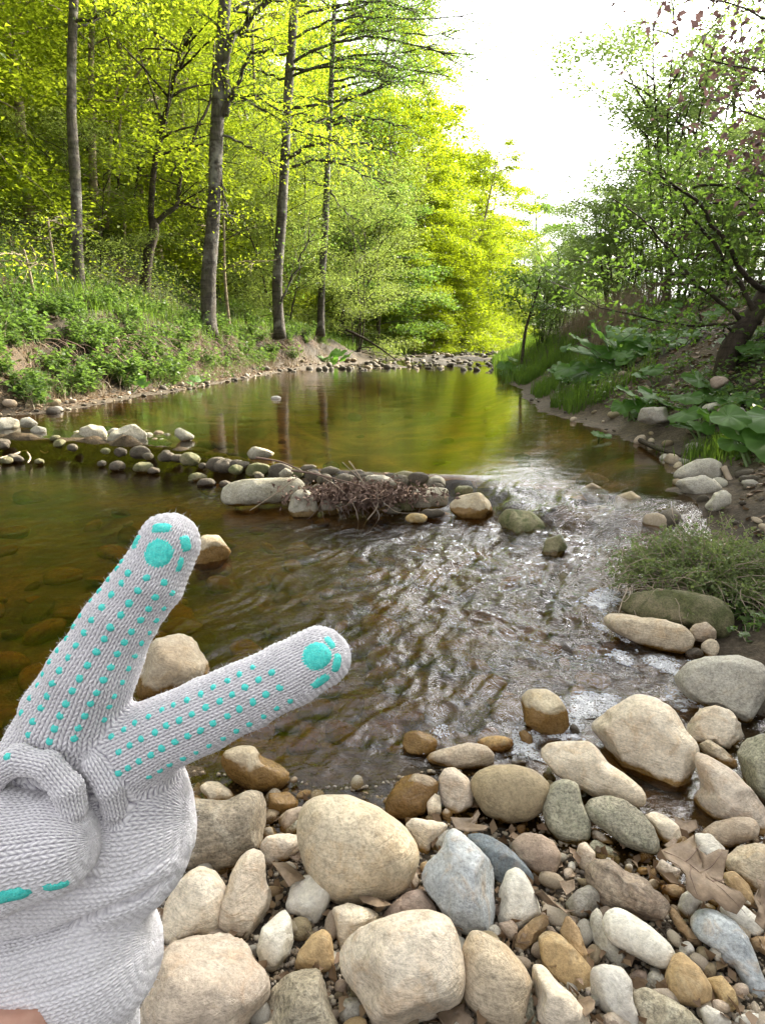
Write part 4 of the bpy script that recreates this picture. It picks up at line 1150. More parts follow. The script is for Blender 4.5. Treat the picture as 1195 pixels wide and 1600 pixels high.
def make_tree(name, seed, H=11, crown0=0.15, R=3.5, nl=26, leaves=9000, lsize=0.13, mat='beech', bark=None, trunk_r=0.14,
              lift=0.5, up=0.75, shape=1.0, droop=0.35, thick=0.28, stems=1, lean=0.06, twigs=3):
    rng = np.random.RandomState(seed)
    root = empty(name, (0, 0, 0))
    tb = MB(); br = MB()
    anchors = []; adirs = []
    for s in range(stems):
        a0 = rng.uniform(0, 6.28)
        sp = 0.0 if stems == 1 else 0.10
        d0 = np.array([math.cos(a0) * (sp + lean), math.sin(a0) * (sp + lean), 1.0])
        tr = limb(rng, (math.cos(a0) * sp, math.sin(a0) * sp, -0.4), d0, H * rng.uniform(0.85, 1) + 0.4, 0, 10, 0.045)
        r = trunk_r * (1 if stems == 1 else rng.uniform(0.5, 0.8)) * np.linspace(1.0, 0.12, len(tr)) ** 0.9
        r[0] *= 1.35
        tb.tube(smooth_path(tr, 20), np.interp(np.linspace(0, 1, 20), np.linspace(0, 1, len(tr)), r), 8, 0.12, seed)
        for k in range(nl // stems):
            u = crown0 + (1 - crown0) * (k + rng.rand()) / (nl // stems)
            u = min(u, 0.985)
            f = u * (len(tr) - 1); i = int(f); p = tr[i] * (1 - f + i) + tr[min(i + 1, len(tr) - 1)] * (f - i)
            az = k * 2.4 + rng.uniform(-0.5, 0.5)
            w = (u - crown0) / (1 - crown0)
            prof = (math.sin(math.pi * min(1, 0.18 + 0.80 * w ** shape)) ** 0.6)
            L = R * prof * rng.uniform(0.7, 1.15)
            d = np.array([math.cos(az), math.sin(az), lift * (0.3 + w) + rng.uniform(-0.1, 0.2)])
            lb = limb(rng, p, d, L, droop, 6, 0.10)
            br.tube(lb, np.linspace(0.022, 0.005, len(lb)) * (0.5 + trunk_r * 5), 5)
            for t in range(twigs * 2):
                uu = rng.uniform(0.3, 1.0); f2 = uu * (len(lb) - 1); j = min(int(f2), len(lb) - 2)
                q = lb[j] * (1 - f2 + j) + lb[j + 1] * (f2 - j)
                dd = (lb[j + 1] - lb[j]); dd /= np.linalg.norm(dd)
                side = np.cross(dd, [0, 0, 1]) * rng.choice([-1, 1])
                td = dd * 0.7 + side * rng.uniform(0.4, 1.0) + np.array([0, 0, rng.uniform(-.25, .15)])
                tw = limb(rng, q, td, L * rng.uniform(0.25, 0.5), droop * 0.8, 4, 0.12)
                if t < twigs: br.tube(tw, np.linspace(0.008, 0.003, len(tw)) * (0.5 + trunk_r * 3), 3)
                anchors.append(tw); adirs.append(L)
            anchors.append(lb); adirs.append(L)
    wts = np.array(adirs); wts = wts / wts.sum()
    cnt = rng.multinomial(leaves, wts)
    P, D = [], []
    for a, c, L in zip(anchors, cnt, adirs):
        if c == 0: continue
        u = 0.15 + 0.95 * rng.rand(c) ** 0.8
        f = np.clip(u, 0, 0.999) * (len(a) - 1); i = f.astype(int)
        q = a[i] * (1 - f + i)[:, None] + a[i + 1] * (f - i)[:, None]
        e = a[-1] - a[0]; e /= np.linalg.norm(e) + 1e-9
        sp = thick * (0.5 + 0.35 * L / R)
        q = q + rng.normal(size=(c, 3)) * np.array([sp, sp, sp * 0.42]) + e * (np.maximum(u - 1, 0) * 0.5)[:, None]
        P.append(q); D.append(np.repeat(e[None], c, 0) + rng.normal(size=(c, 3)) * 0.7)
    P = np.concatenate(P); D = np.concatenate(D)
    V, F = leaf_quads(P, lsize, rng, up, 0.6, D)
    tb.build("trunk", bark or BARK, root)
    br.build("branches", bark or BARK, root)
    mesh_np("crown", V, F, LM[mat], root, smooth=False)
    return root

def put(proto, used, pos, rz, s, label, cat, group=None, sz=None, tilt=(0, 0)):
    o = proto if proto not in used else copy_tree(proto)
    used.append(proto)
    o.location = tuple(float(v) for v in pos)
    o.rotation_euler = (tilt[0], tilt[1], rz)
    o.scale = (s, s, sz or s)
    for k in ("label", "category", "group"):
        if k in o: del o[k]
    tag(o, label, cat, group)
    return o

used = []
rt = np.random.RandomState(5)
# --- forest on the left slope
slopeT = [make_tree("beech_tree", 20 + k, H=10 + k, R=3.6, nl=30, leaves=19000, lsize=0.10, mat='beech', bark=BARKP, trunk_r=0.11, crown0=0.04, droop=0.5) for k in range(4)]
spots = []
for row, (d0, d1) in enumerate(((5.2, 6.4), (7.2, 9.0), (10, 12.5), (14.5, 17), (20, 24), (27, 33))):
    y = 6.5 + row * 1.2
    while y < 44 + row * 5:
        dl = rt.uniform(d0, d1)
        spots.append((np.interp(y, UL_Y, UL_X) - dl, y))
        y += (2.0 + row * 0.5) * rt.uniform(0.7, 1.3)
for (x, y) in spots:
    if (x + 4.9) ** 2 + (y - 11.5) ** 2 < 1.5: continue
    e = math.hypot(x, y)
    dl_ = np.interp(y, UL_Y, UL_X) - x
    if e < 11.5 or (dl_ < 5.2 and y < 24): continue
    put(slopeT[rt.randint(4)], used, (x, y, gh(x, y) - 0.1), rt.uniform(0, 6.28), rt.uniform(0.75, 1.15),
        "bright green young beech on the steep left slope above the stream", "tree", "beech trees on the left slope")
# --- sunlit trees where the stream bends
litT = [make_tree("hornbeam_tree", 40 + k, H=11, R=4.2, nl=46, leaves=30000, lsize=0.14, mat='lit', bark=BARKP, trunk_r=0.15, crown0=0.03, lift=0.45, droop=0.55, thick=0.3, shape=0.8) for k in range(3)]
lits = [(2.6, 33, 0.85, 1.0, "low golden green tree at the waterline left of the bend"),
        (0.8, 37, 1.05, 1.15, "tall sunlit yellow green tree above the reeds at the bend"),
        (4.4, 39, 0.85, 1.2, "sunlit yellow green tree leaning over the dark hollow at the bend"),
        (6.6, 44, 0.85, 1.2, "rightmost of the glowing yellow green trees at the bend"),
        (3.4, 46, 1.3, 1.15, "tall yellow green tree rising behind the sunlit ones at the bend"),
        (-2.2, 40, 1.3, 1.2, "broad golden tree left of the sunlit group at the bend"),
        (9.0, 54, 0.9, 1.1, "sunlit tree farthest down the left bank")]
lits += [(1.5, 30.3, 0.5, 1.0, "low golden green bush over the dark branch at the bend"), (3.2, 34.8, 0.6, 1.0, "low golden green bush in the middle of the sunlit group"), (4.9, 37.6, 0.6, 1.0, "low golden green bush before the dark hollow"), (6.6, 41.4, 0.6, 1.0, "low golden green bush at the right foot of the sunlit group"), (0.4, 33.5, 0.75, 1.1, "golden green tree at the left end of the sunlit group")]
for k, (x, y, s, sz) in enumerate([(1.5, 51, 1.45, 1.0), (5.5, 57, 1.3, 1.0), (-4, 53, 1.7, 1.0), (8.6, 64, 1.25, 1.0), (3.8, 66, 1.7, 1.0), (-1.5, 60, 1.8, 1.0), (11, 70, 1.2, 1.0)]):
    put(slopeT[k % 4], used, (x, y, gh(x, y) - .3), k * 1.3, s, "soft green tree in the background wood behind the sunlit group", "tree", "background wood behind the sunlit trees")
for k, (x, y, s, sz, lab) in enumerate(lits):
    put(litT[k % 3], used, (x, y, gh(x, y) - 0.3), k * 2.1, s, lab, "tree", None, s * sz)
fuzzT = [make_tree("willow_tree", 70 + k, H=5.5, R=2.2, nl=44, leaves=20000, lsize=0.065, mat='willow', bark=BARKD, trunk_r=0.05, crown0=0.05, lift=0.7, droop=0.3, thick=0.26, stems=4, lean=0.1) for k in range(2)]
for k, (x, y, s, lab) in enumerate([(-1.0, 23.5, 1.0, "fuzzy grey green willow bush nearest the bend on the left bank"), (-2.9, 19.5, 0.95, "fuzzy grey green willow between the middle and the thinnest trunk"),
        (-4.6, 19.5, 0.9, "grey green willow behind the middle trunk"), (-7.0, 18.5, 1.0, "grey green willow behind the thickest trunk"), (-2.0, 27, 1.3, "taller grey green willow behind the fuzzy bush"), (-4.4, 23, 1.4, "tall grey green willow among the trunks of the left bank"),
        (-6.2, 14.8, 0.6, "small grey green shrub left of the thickest trunk")]):
    put(fuzzT[k % 2], used, (x, y, gh(x, y) - .1), k * 1.7, s, lab, "tree" if s > .6 else "shrub")
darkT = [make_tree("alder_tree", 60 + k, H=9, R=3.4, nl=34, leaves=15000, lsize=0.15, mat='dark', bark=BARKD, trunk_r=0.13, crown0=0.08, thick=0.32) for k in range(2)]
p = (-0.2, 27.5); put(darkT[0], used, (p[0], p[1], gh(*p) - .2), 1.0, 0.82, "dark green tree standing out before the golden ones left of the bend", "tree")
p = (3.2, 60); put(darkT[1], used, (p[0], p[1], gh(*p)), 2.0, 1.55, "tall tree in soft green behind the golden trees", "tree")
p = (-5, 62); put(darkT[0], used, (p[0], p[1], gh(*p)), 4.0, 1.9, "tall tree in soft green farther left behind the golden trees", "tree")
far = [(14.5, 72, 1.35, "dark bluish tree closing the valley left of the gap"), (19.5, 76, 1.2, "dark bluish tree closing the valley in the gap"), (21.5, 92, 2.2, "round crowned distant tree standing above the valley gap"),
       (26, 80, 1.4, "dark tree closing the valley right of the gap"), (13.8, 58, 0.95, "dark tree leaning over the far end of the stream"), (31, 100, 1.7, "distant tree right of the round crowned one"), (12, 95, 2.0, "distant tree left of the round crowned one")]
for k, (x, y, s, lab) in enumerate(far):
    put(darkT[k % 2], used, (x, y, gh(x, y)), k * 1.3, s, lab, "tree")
# --- right bank trees
bushT = [make_tree("willow_tree", 80 + k, H=5.2, R=2.0, nl=56, leaves=26000, lsize=0.07, mat='softgreen', bark=BARKD, trunk_r=0.07, crown0=0.25, lift=0.9, droop=0.2, thick=0.22, stems=7, lean=0.07) for k in range(2)]
pb = hit(975, 500)
rb = [(5.75, 13.2, 1.0, "many stemmed tree standing alone on the crest of the right bank"),
      (7.6, 14.5, 0.92, "many stemmed tree behind the shed on the right bank"),
      (4.6, 17.5, 0.5, "low leafy tree overhanging the water on the right bank"),
      (6.2, 22, 0.5, "leafy tree on the right bank short of the bend"),
      (8.5, 27, 0.6, "leafy tree on the right bank nearest the bend"),
      (11.5, 34, 0.7, "leafy tree on the right bank at the bend"),
      (9.5, 20, 0.9, "leafy tree inland of the overhanging one on the right bank"),
      (4.3, 12.0, 0.42, "small leafy shrub below the many stemmed tree"),
      (5.0, 10.5, 0.4, "small leafy shrub beside the dry grass"),
      (9.0, 12.0, 0.8, "leafy tree behind the leaning trunk"),
      (6.4, 9.2, 0.5, "leafy shrub in front of the shed"),
      (8.2, 8.0, 1.0, "leafy tree behind the leaning trunk at the right edge"),
      (3.6, 15.0, 0.36, "shrub dipping to the water beyond the grass")]
rb += [(4.6, 9.2, 0.27, "small shrub on the slope right of the large butterbur clump"), (6.0, 11.0, 0.5, "shrub between the dry grass and the shed"), (7.2, 10.4, 0.6, "leafy shrub beside the shed"), (5.3, 15.5, 0.6, "shrub left of the many stemmed tree"), (6.9, 17.0, 0.75, "leafy tree close behind the many stemmed one"),
       (6.0, 2.2, 1.1, "unseen leafy tree added for shade beside the viewer on the right bank"), (8.5, 0.4, 1.2, "unseen tall leafy tree added for shade on the right bank behind the viewer's shoulder"),  # from here on: unseen right bank trees added to shade the foreground
       (7.0, -2.2, 1.2, "unseen leafy tree added for shade on the right bank behind the viewer"), (10.5, 3.0, 1.5, "tallest unseen tree added for shade on the right bank beside the viewer"), (11.5, 6.6, 1.5, "unseen tall tree added for shade inland of the copper leaved one"), (6.8, 5.6, 1.2, "unseen leafy tree added for shade just behind the copper leaved one")]
for k, (x, y, s, lab) in enumerate(rb):
    put(bushT[k % 2], used, (x, y, gh(x, y) - 0.1), k * 1.9, s, lab, "tree" if s > .45 else "shrub")

# --- mossy trunks in front of the left slope, traced one by one
def traced_tree(name, label, path, width, bark, limbs=(), leaves=0, lsize=0.07, mat='beech', base_hit=None, seed=0, spread=0.25, top=None, cat="tree", twl=1.3):
    """path: picture points from the base up; limbs: (points, width0, width1, depth step)"""
    rng = np.random.RandomState(seed)
    b = hit(*path[0]) if base_hit is None else np.array(base_hit, float)
    t0 = (b - EYE) @ FWD
    root = empty(name, b, label, cat)
    def W(p, dt=0): return at_depth(p[0], p[1], t0 + dt)
    pts = [W(p) for p in path]
    pts[0] = pts[0] - np.array([0, 0, 0.4])
    if top is not None: pts.append(pts[-1] + (pts[-1] - pts[-2]) / np.linalg.norm(pts[-1] - pts[-2]) * top)
    n = 26
    sp = smooth_path(pts, n)
    w = np.interp(np.linspace(0, 1, n), np.linspace(0, 1, len(width)), width) * t0 / FOCAL_PX / 2 * 0.94
    w[0] *= 1.35; w[1] *= 1.15
    mb = MB(); mb.tube(sp - b, w, 14, 0.12, seed); mb.build("trunk", bark, root)
    A = []
    for (lp, w0, w1, dz) in limbs:
        L = [W(p, dz * i / max(1, len(lp) - 1)) for i, p in enumerate(lp)]
        s2 = smooth_path(L, 14)
        s2[1:-1] += rng.normal(size=(12, 3)) * 0.012 * t0 / 8
        mb = MB(); mb.tube(s2 - b, np.linspace(w0, w1, 14) * t0 / FOCAL_PX / 2, 7)
        A.append(s2)
        tot = np.linalg.norm(s2[-1] - s2[0])
        for k in range(int(5 + tot * 3)):
            j = rng.randint(4, 13); d = s2[j] - s2[j - 1]; d /= np.linalg.norm(d)
            sd = rng.normal(size=3); sd[2] *= 0.35
            tw = limb(rng, s2[j], d * 0.8 + sd * 0.7, tot * rng.uniform(0.15, 0.35) * twl, 0.2, 5, 0.12)
            mb.tube(tw - b, np.linspace(max(w1, 1.4) * 0.8, 0.6, 6) * t0 / FOCAL_PX / 2, 4)
            A.append(tw)
        mb.build("branch", bark, root)
    if leaves and A:
        wts = np.array([np.linalg.norm(a[-1] - a[0]) for a in A]); cnt = rng.multinomial(leaves, wts / wts.sum())
        P = []
        for a, c in zip(A, cnt):
            if not c: continue
            f = (0.2 + 0.79 * rng.rand(c)) * (len(a) - 1); i = f.astype(int)
            q = a[i] * (1 - f + i)[:, None] + a[i + 1] * (f - i)[:, None]
            P.append(q + rng.normal(size=(c, 3)) * np.array([spread, spread, spread * 0.4]))
        P = np.concatenate(P)
        V, F = leaf_quads(P, lsize, rng, 0.6, 0.6)
        mesh_np("crown", V - b, F, LM[mat], root, smooth=False)
    return root

def rand_limbs(rng, base, y0, y1, n, reach, side=0, w=4, dz=1.5):
    """side limbs for a trunk; base(y) gives the trunk's x at picture height y"""
    out = []
    for k in range(n):
        y = y0 + (y1 - y0) * (k + rng.rand()) / n
        s = side if side else rng.choice([-1, 1])
        L = reach * rng.uniform(0.5, 1.1)
        r = rng.uniform(-0.25, 0.3)
        x = base(y)
        out.append(([(x, y), (x + s * L * .35, y - L * (.10 + r * .3)), (x + s * L * .7, y - L * (.12 + r * .6)), (x + s * L, y - L * (0.05 + r * .8))], w, 1.2, rng.uniform(-dz, dz)))
    return out
rl = np.random.RandomState(77)
traced_tree("alder_tree", "slender grey trunk at the far left of the terrace, slightly bent", [(123,468),(122,400),(119,300),(113,190),(112,110),(116,0)], [19, 18, 17, 15, 14, 13], BARK,
            rand_limbs(rl, lambda y: 116, -260, 120, 5, 150, 0, 5), 4500, 0.07, 'beech', base_hit=at_depth(123, 468, 11.0), seed=1, top=3.0)
traced_tree("hornbeam_tree", "leaning forked tree with one pale and one dark limb, left of the thickest trunk", [(222,440),(232,400),(241,362),(240,343)], [20, 17, 16, 14], BARKD,
            [([(238,350),(236,300),(247,240),(262,170),(280,90),(300,40),(318,-30)], 10, 6, -0.3),
             ([(241,352),(258,335),(275,325),(280,300),(290,250),(310,195),(330,150),(335,60)], 9, 3, 0.4),
             ([(283,318),(310,325),(345,330),(375,336)], 4, 1.5, 0.3),
             ([(268,275),(280,240),(300,225)], 3, 1.2, 0.3),
             ([(262,190),(228,235),(235,200)], 3, 1.2, 0.2)], 3200, 0.065, 'beech', base_hit=at_depth(222, 440, 14.5), seed=2)
base3 = lambda y: 350 - y * 0.045
L3 = [([(352,180),(358,70),(375,50),(400,20),(425,-20)], 12, 8, -0.5),
      ([(343,188),(362,150),(378,110),(392,85),(412,78)], 8, 3, -0.8),
      ([(345,150),(395,150),(440,175),(490,180)], 4, 2, -1.0),
      ([(346,212),(380,225),(410,240),(432,260)], 4, 2, 0.6),
      ([(340,40),(320,25),(300,22),(270,5)], 4, 2, 0.4),
      ([(345,270),(350,310),(356,340)], 4, 3, 0.0),
      ([(350,140),(400,165),(470,205),(530,215)], 4, 1.5, -1.4)]
traced_tree("alder_tree", "thickest mossy grey trunk standing on the left bank", [(325,495),(326,440),(334,330),(338,230),(344,120),(352,0)], [26, 24, 22, 21, 20, 19], BARK,
            L3 + rand_limbs(rl, base3, -350, 60, 7, 190, 0, 6), 6500, 0.068, 'beech', base_hit=at_depth(325, 495, 13.2), seed=3, top=3.5)
L4 = [([(452,245),(480,228),(530,222),(580,228),(620,240)], 7, 2, -0.8), ([(455,170),(500,160),(560,150),(620,120)], 5, 2, -0.8),
      ([(455,100),(510,70),(580,60),(660,75),(720,90)], 5, 1.5, -1.0), ([(450,200),(480,190),(520,185),(570,190)], 5, 2, -1.2),
      ([(455,120),(500,100),(560,90),(640,110),(700,120)], 4, 1.2, -1.3), ([(458,60),(500,40),(570,25),(640,30),(740,20)], 4, 1.2, -1.3),
      ([(456,90),(420,80),(390,95),(375,130)], 4, 2, -0.6), ([(430,495),(450,450),(470,400),(485,360)], 4, 1.5, -0.5),
      ([(456,260),(500,250),(550,262),(600,290)], 4, 1.5, -0.8)]
traced_tree("alder_tree", "middle trunk of the bank with long bare horizontal branches", [(436,503),(434,440),(441,330),(446,230),(452,120),(461,0)], [17, 17, 16, 15, 15, 14], BARK,
            L4 + rand_limbs(rl, lambda y: 455, -300, 120, 8, 210, 1, 5) + rand_limbs(rl, lambda y: 455, -200, 220, 5, 110, -1, 4), 9000, 0.062, 'dark', base_hit=at_depth(436, 503, 15.8), seed=4, top=3.0, spread=0.3)
L5 = [([(515,255),(550,248),(580,262),(600,285)], 5, 1.5, 0.5), ([(517,140),(560,130),(620,120),(690,110)], 4, 1.2, -0.5), ([(520,60),(570,50),(640,50),(720,60)], 4, 1.2, -0.5),
      ([(520,90),(580,85),(650,78),(740,85)], 4, 1.2, -0.8), ([(518,190),(560,180),(600,190),(640,200)], 4, 1.2, -0.4), ([(516,220),(480,215),(460,225)], 3, 1.2, 0.3),
      ([(521,20),(590,0),(660,-20),(740,-10)], 4, 1.2, -0.8), ([(515,300),(540,330),(560,345)], 3, 1.2, 0.3)]
traced_tree("larch_tree", "thinnest straight trunk on the left bank with layered branches over the water", [(500,503),(503,440),(509,330),(513,230),(518,120),(523,0)], [13, 12, 10, 9, 8, 7], BARK,
            L5 + rand_limbs(rl, lambda y: 520, -260, 230, 14, 170, 1, 4) + rand_limbs(rl, lambda y: 518, -100, 330, 8, 90, -1, 3), 12000, 0.06, 'dark', base_hit=at_depth(500, 503, 19), seed=5, top=2.0, spread=0.3)
# extra thin saplings on the slope
for k, pth in enumerate(([(165,330),(175,200),(190,120),(240,60),(250,20)], [(182,250),(190,170),(205,130),(260,60)], [(60,480),(48,430),(38,390)], [(92,450),(82,390),(75,340)], [(362,520),(352,440),(350,350),(346,270)], [(192,405),(195,350),(193,300)], [(398,130),(395,60),(400,0)])):
    traced_tree("sapling", ["crooked pale sapling climbing the slope behind the first trunk", "thin pale sapling curving right on the slope", "short leaning pole in the nettles at the far left", "thin bare sapling beside the far left trunk",
                            "thin sapling touching the thickest trunk", "straight bare sapling between the first trunk and the forked tree", "slim sapling right of the thickest trunk high up"][k],
                pth, [5, 4, 3], BARKP, rand_limbs(rl, lambda y: pth[-1][0], pth[-1][1], pth[0][1] - 60, 3, 60, 0, 2.5), 300, 0.05, 'beech', seed=30 + k,
                base_hit=(None if k in (2, 3, 4) else at_depth(pth[0][0], pth[0][1], 15.5)), cat="sapling")
# dead branch dipping into the water at the bend, fallen sticks
def stick(name, label, pts, w, mat, cat="branch", lift=0.0):
    P = [np.array(p) for p in pts]; b = P[0].copy()
    mb = MB(); mb.tube(smooth_path(P, 12) - b, np.linspace(w, w * 0.45, 12), 6, 0.1, 3)
    o = mb.build(name, mat, None, tuple(b)); tag(o, label, cat); return o
stick("fallen_branch", "dark bare branch sloping into the water below the golden trees", [at_depth(540, 515, 21), at_depth(580, 535, 21), at_depth(618, 562, 21)], 0.05, BARKD)
stick("fallen_branch", "forked pale stick lying by the three boulders on the right bank", [at_depth(1130, 730, 3.3), at_depth(1143, 755, 3.25), at_depth(1165, 775, 3.2)], 0.018, TWIGP)
stick("fallen_branch", "dark stick lying along the edge of the mud on the right", [at_z(1000, 688, .15), at_z(1030, 702, .16), at_z(1062, 712, .17)], 0.02, BARKD)
# --- leaning tree on the right bank
traced_tree("leaning_tree", "dark leaning tree on the right slope with wiry branches over the butterbur", [(1118,590),(1140,550),(1168,505),(1200,455),(1240,400)], [38, 34, 32, 30, 28], BARKD,
            [([(1186,505),(1172,480),(1150,440),(1125,395),(1085,345),(1055,300),(1035,262)], 10, 2, -0.3),
             ([(1205,460),(1180,445),(1150,410),(1120,360),(1090,320),(1050,285),(1015,262)], 10, 2, -0.6),
             ([(1155,500),(1135,480),(1100,455),(1075,430),(1040,380),(1000,340),(955,310)], 8, 1.5, -0.2),
             ([(1163,525),(1140,512),(1110,508),(1060,505),(1010,497),(940,480),(860,440)], 5, 1.2, -0.3),
             ([(1110,508),(1090,490),(1100,465),(1108,440),(1110,400)], 4, 1.2, -0.1),
             ([(1150,505),(1130,512),(1138,535)], 4, 2, 0.0),
             ([(1075,430),(1030,425),(960,415),(880,405)], 4, 1.2, 0.2),
             ([(1070,295),(1120,290),(1160,300),(1200,330)], 5, 1.5, 0.0),
             ([(1080,320),(1130,318),(1180,330),(1240,360)], 4, 1.5, 0.1),
             ([(1240,400),(1225,330),(1200,280),(1170,240)], 9, 2, 0.3)], 2600, 0.05, 'dark', seed=8, spread=0.16, twl=0.9)
traced_tree("overhanging_tree", "copper leaved branches hanging into the upper right corner", [(1330,560),(1340,400),(1330,250),(1300,100),(1260,-60)], [60, 50, 45, 40, 30], BARKD,
            [([(1300,100),(1240,60),(1180,20),(1120,0),(1060,-20)], 5, 1.2, 0.2), ([(1320,180),(1250,140),(1190,110),(1130,100),(1080,80)], 5, 1.2, 0.4),
             ([(1325,240),(1260,215),(1200,190),(1150,170),(1100,150)], 5, 1.2, 0.5), ([(1300,60),(1230,0),(1160,-60),(1090,-90)], 5, 1.2, 0.0),
             ([(1330,300),(1270,260),(1210,240),(1160,230)], 5, 1.2, 0.8), ([(1330,320),(1270,300),(1220,280),(1180,270)], 4, 1.2, 0.2)], 800, 0.065, 'copper', seed=9, spread=0.22,
            base_hit=(3.9, 4.6, 0.9), cat="tree", twl=0.9)
traced_tree("sapling", "thin dark sapling at the far edge of the grass on the right bank", [(815,560),(820,520),(835,470),(845,430)], [6, 4, 2], BARKD,
            [([(820,510),(835,490),(860,480)], 2, 1, 0), ([(822,490),(805,470),(790,460)], 2, 1, 0), ([(835,465),(820,440),(800,425)], 2, 1, 0)], 900, 0.07, 'dark', seed=10, cat="sapling", base_hit=(2.9, 13.0, 0.45))

# --- shed on the crest of the right bank
def shed():
    b = at_depth(1120, 470, 10.5)
    b = np.array([b[0], b[1], gh(b[0], b[1])])
    root = empty("shed", b, "dark open shed with a sagging roof on the crest of the right bank", "shed", rz=-0.25)
    wood = plain_mat("old_wood", (0.09, 0.06, 0.042), 0.85, 0.4, 8)
    def box(name, x0, x1, y0, y1, z0, z1, sk=0.0):
        v = [(x, y, z + (sk if y == y0 else 0)) for x in (x0, x1) for y in (y0, y1) for z in (z0, z1)]
        f = [[0, 1, 3, 2], [4, 6, 7, 5], [0, 4, 5, 1], [2, 3, 7, 6], [0, 2, 6, 4], [1, 5, 7, 3]]
        o = mesh_np(name, v, f, wood, root, smooth=False); return o
    top = at_depth(1120, 405, 10.5)[2] - b[2]
    for k in range(9):
        box("roof_board", -1.0 + k * 0.36, -0.66 + k * 0.36, -0.9, 1.2, top - 0.30 + 0.012 * (k % 2), top - 0.26 + 0.012 * (k % 2), 0.22 if False else -0.18)
    for (x, y) in ((-0.9, -0.7), (2.0, -0.7), (-0.9, 1.0), (2.0, 1.0)):
        box("post", x - .05, x + .05, y - .05, y + .05, -0.3, top - 0.30)
    for z in (0.35, 0.62, 0.9):
        box("rail", -0.9, 2.0, -0.72, -0.68, z, z + 0.09)
shed()

# ------------------------------------------------------------------ plants
def butter_mat():
    m, nt = new_mat("leaf_butterbur"); N = NT(nt)
    uv = N.n('ShaderNodeVertexColor'); uv.layer_name = "tint"
    geo = N.n('ShaderNodeNewGeometry')
    n1 = N.noise(geo.outputs['Position'], 9, 4, 0.6)
    col = N.mix(N.ramp(n1, [(0.35, 0), (0.65, 1)]), (0.07, 0.155, 0.035), (0.11, 0.20, 0.055))
    col = N.mix(1.0, col, uv.outputs[0], 'MULTIPLY')
    b = N.bsdf(col, 0.55, N.bump(N.noise(geo.outputs['Position'], 60, 3), 0.3, 0.004), 0.25)
    t = N.n('ShaderNodeBsdfTranslucent'); t.inputs['Color'].default_value = (0.20, 0.42, 0.05, 1)
    mx = N.n('ShaderNodeMixShader'); mx.inputs[0].default_value = 0.42
    N.l(b.outputs[0], mx.inputs[1]); N.l(t.outputs[0], mx.inputs[2]); N.out(mx.outputs[0])
    return m
LM['butter'] = butter_mat()
STALK = plain_mat("leaf_stalk", (0.16, 0.22, 0.09), 0.6)
def butter_leaf_mesh(seed):
    rng = np.random.RandomState(seed)
    nr, na = 7, 30
    V = [(0.0, 0, 0)]; col = [(1.3, 1.3, 1.2)]
    for i in range(1, nr + 1):
        rr = i / nr
        for j in range(na):
            a = 2 * math.pi * j / na
            notch = math.exp(-((a - math.pi) / 0.36) ** 2)
            R = (1.0 + 0.12 * math.cos(a) + 0.05 * math.cos(5 * a + seed)) * (1 - 0.78 * notch) + 0.02 * (j % 2)
            x, y = R * rr * math.cos(a), R * rr * math.sin(a) * 1.05
            z = 0.10 * rr ** 2 * math.cos(2 * a + seed) + 0.13 * rr ** 2 - 0.30 * rr ** 3 * (0.5 + 0.5 * math.cos(a)) + 0.045 * rr * math.cos(a * 9) + 0.05 * rr ** 3 * math.sin(7 * a + seed)
            V.append((x, y, z)); vein = 1.35 if (j % 5 == 0) else (0.92 if rr < .95 else 1.05)
            col.append((vein, vein, vein * 0.95))
    F = []
    for j in range(na): F.append([0, 1 + j, 1 + (j + 1) % na])
    for i in range(nr - 1):
        for j in range(na):
            k = (j + 1) % na
            F.append([1 + i * na + j, 1 + (i + 1) * na + j, 1 + (i + 1) * na + k, 1 + i * na + k])
    me = bpy.data.meshes.new("leaf")
    me.from_pydata([(x * 0.5, y * 0.5, z * 0.5) for x, y, z in V], [], F)
    me.polygons.foreach_set("use_smooth", np.ones(len(me.polygons), dtype=bool))
    ca = me.color_attributes.new("tint", 'FLOAT_COLOR', 'POINT')
    ca.data.foreach_set("color", np.concatenate([np.array(col), np.ones((len(col), 1))], 1).astype(np.float32).ravel())
    me.materials.append(LM['butter'])
    return me
BL = [butter_leaf_mesh(k) for k in range(5)]
def butterbur(px, py, label, leaves, seed):
    """leaves: list of (dpx, dpy, width px)"""
    rng = np.random.RandomState(seed)
    b = hit(px, py); t0 = (b - EYE) @ FWD
    root = empty("butterbur_plant", b, label, "plant")
    for (dx, dy, w) in leaves:
        c = at_depth(px + dx, py + dy, t0 + rng.uniform(-0.12, 0.12))
        g = gh(c[0], c[1])
        c[2] = max(c[2], g + 0.05)
        s = w / FOCAL_PX * t0
        o = bpy.data.objects.new("leaf", BL[rng.randint(5)]); COL.objects.link(o); o.parent = root
        o.location = tuple(c - b); o.scale = (s, s, s)
        az = rng.uniform(-2.6, -0.5)
        o.rotation_euler = (rng.uniform(-0.35, 0.35) , rng.uniform(0.1, 0.55), az)
        mb = MB()
        root_pt = np.array([rng.uniform(-.05, .05), rng.uniform(-.05, .05), -0.03])
        mid = (root_pt + (c - b)) / 2 + [0, 0, 0.02]
        mb.tube(smooth_path([root_pt, mid, c - b - [0, 0, 0.005]], 7), np.linspace(0.009, 0.005, 7), 5)
        mb.build("leaf_stalk", STALK, root)
butterbur(965, 575, "large butterbur clump with many overlapping leaves, middle of the right bank",
          [(-25,-50,60),(10,-58,55),(-55,-25,62),(-10,-30,70),(30,-28,60),(60,-20,60),(80,-10,55),(45,-5,60),(15,0,60),(-40,5,60),(-75,0,48),(75,-35,45),(25,-45,50),(-60,-45,45),(50,10,55),(0,-10,50)], 1)
butterbur(925, 600, "low butterbur leaves between the large clump and the grass", [(0,-6,36),(10,-25,40),(-15,0,32),(30,-5,30)], 2)
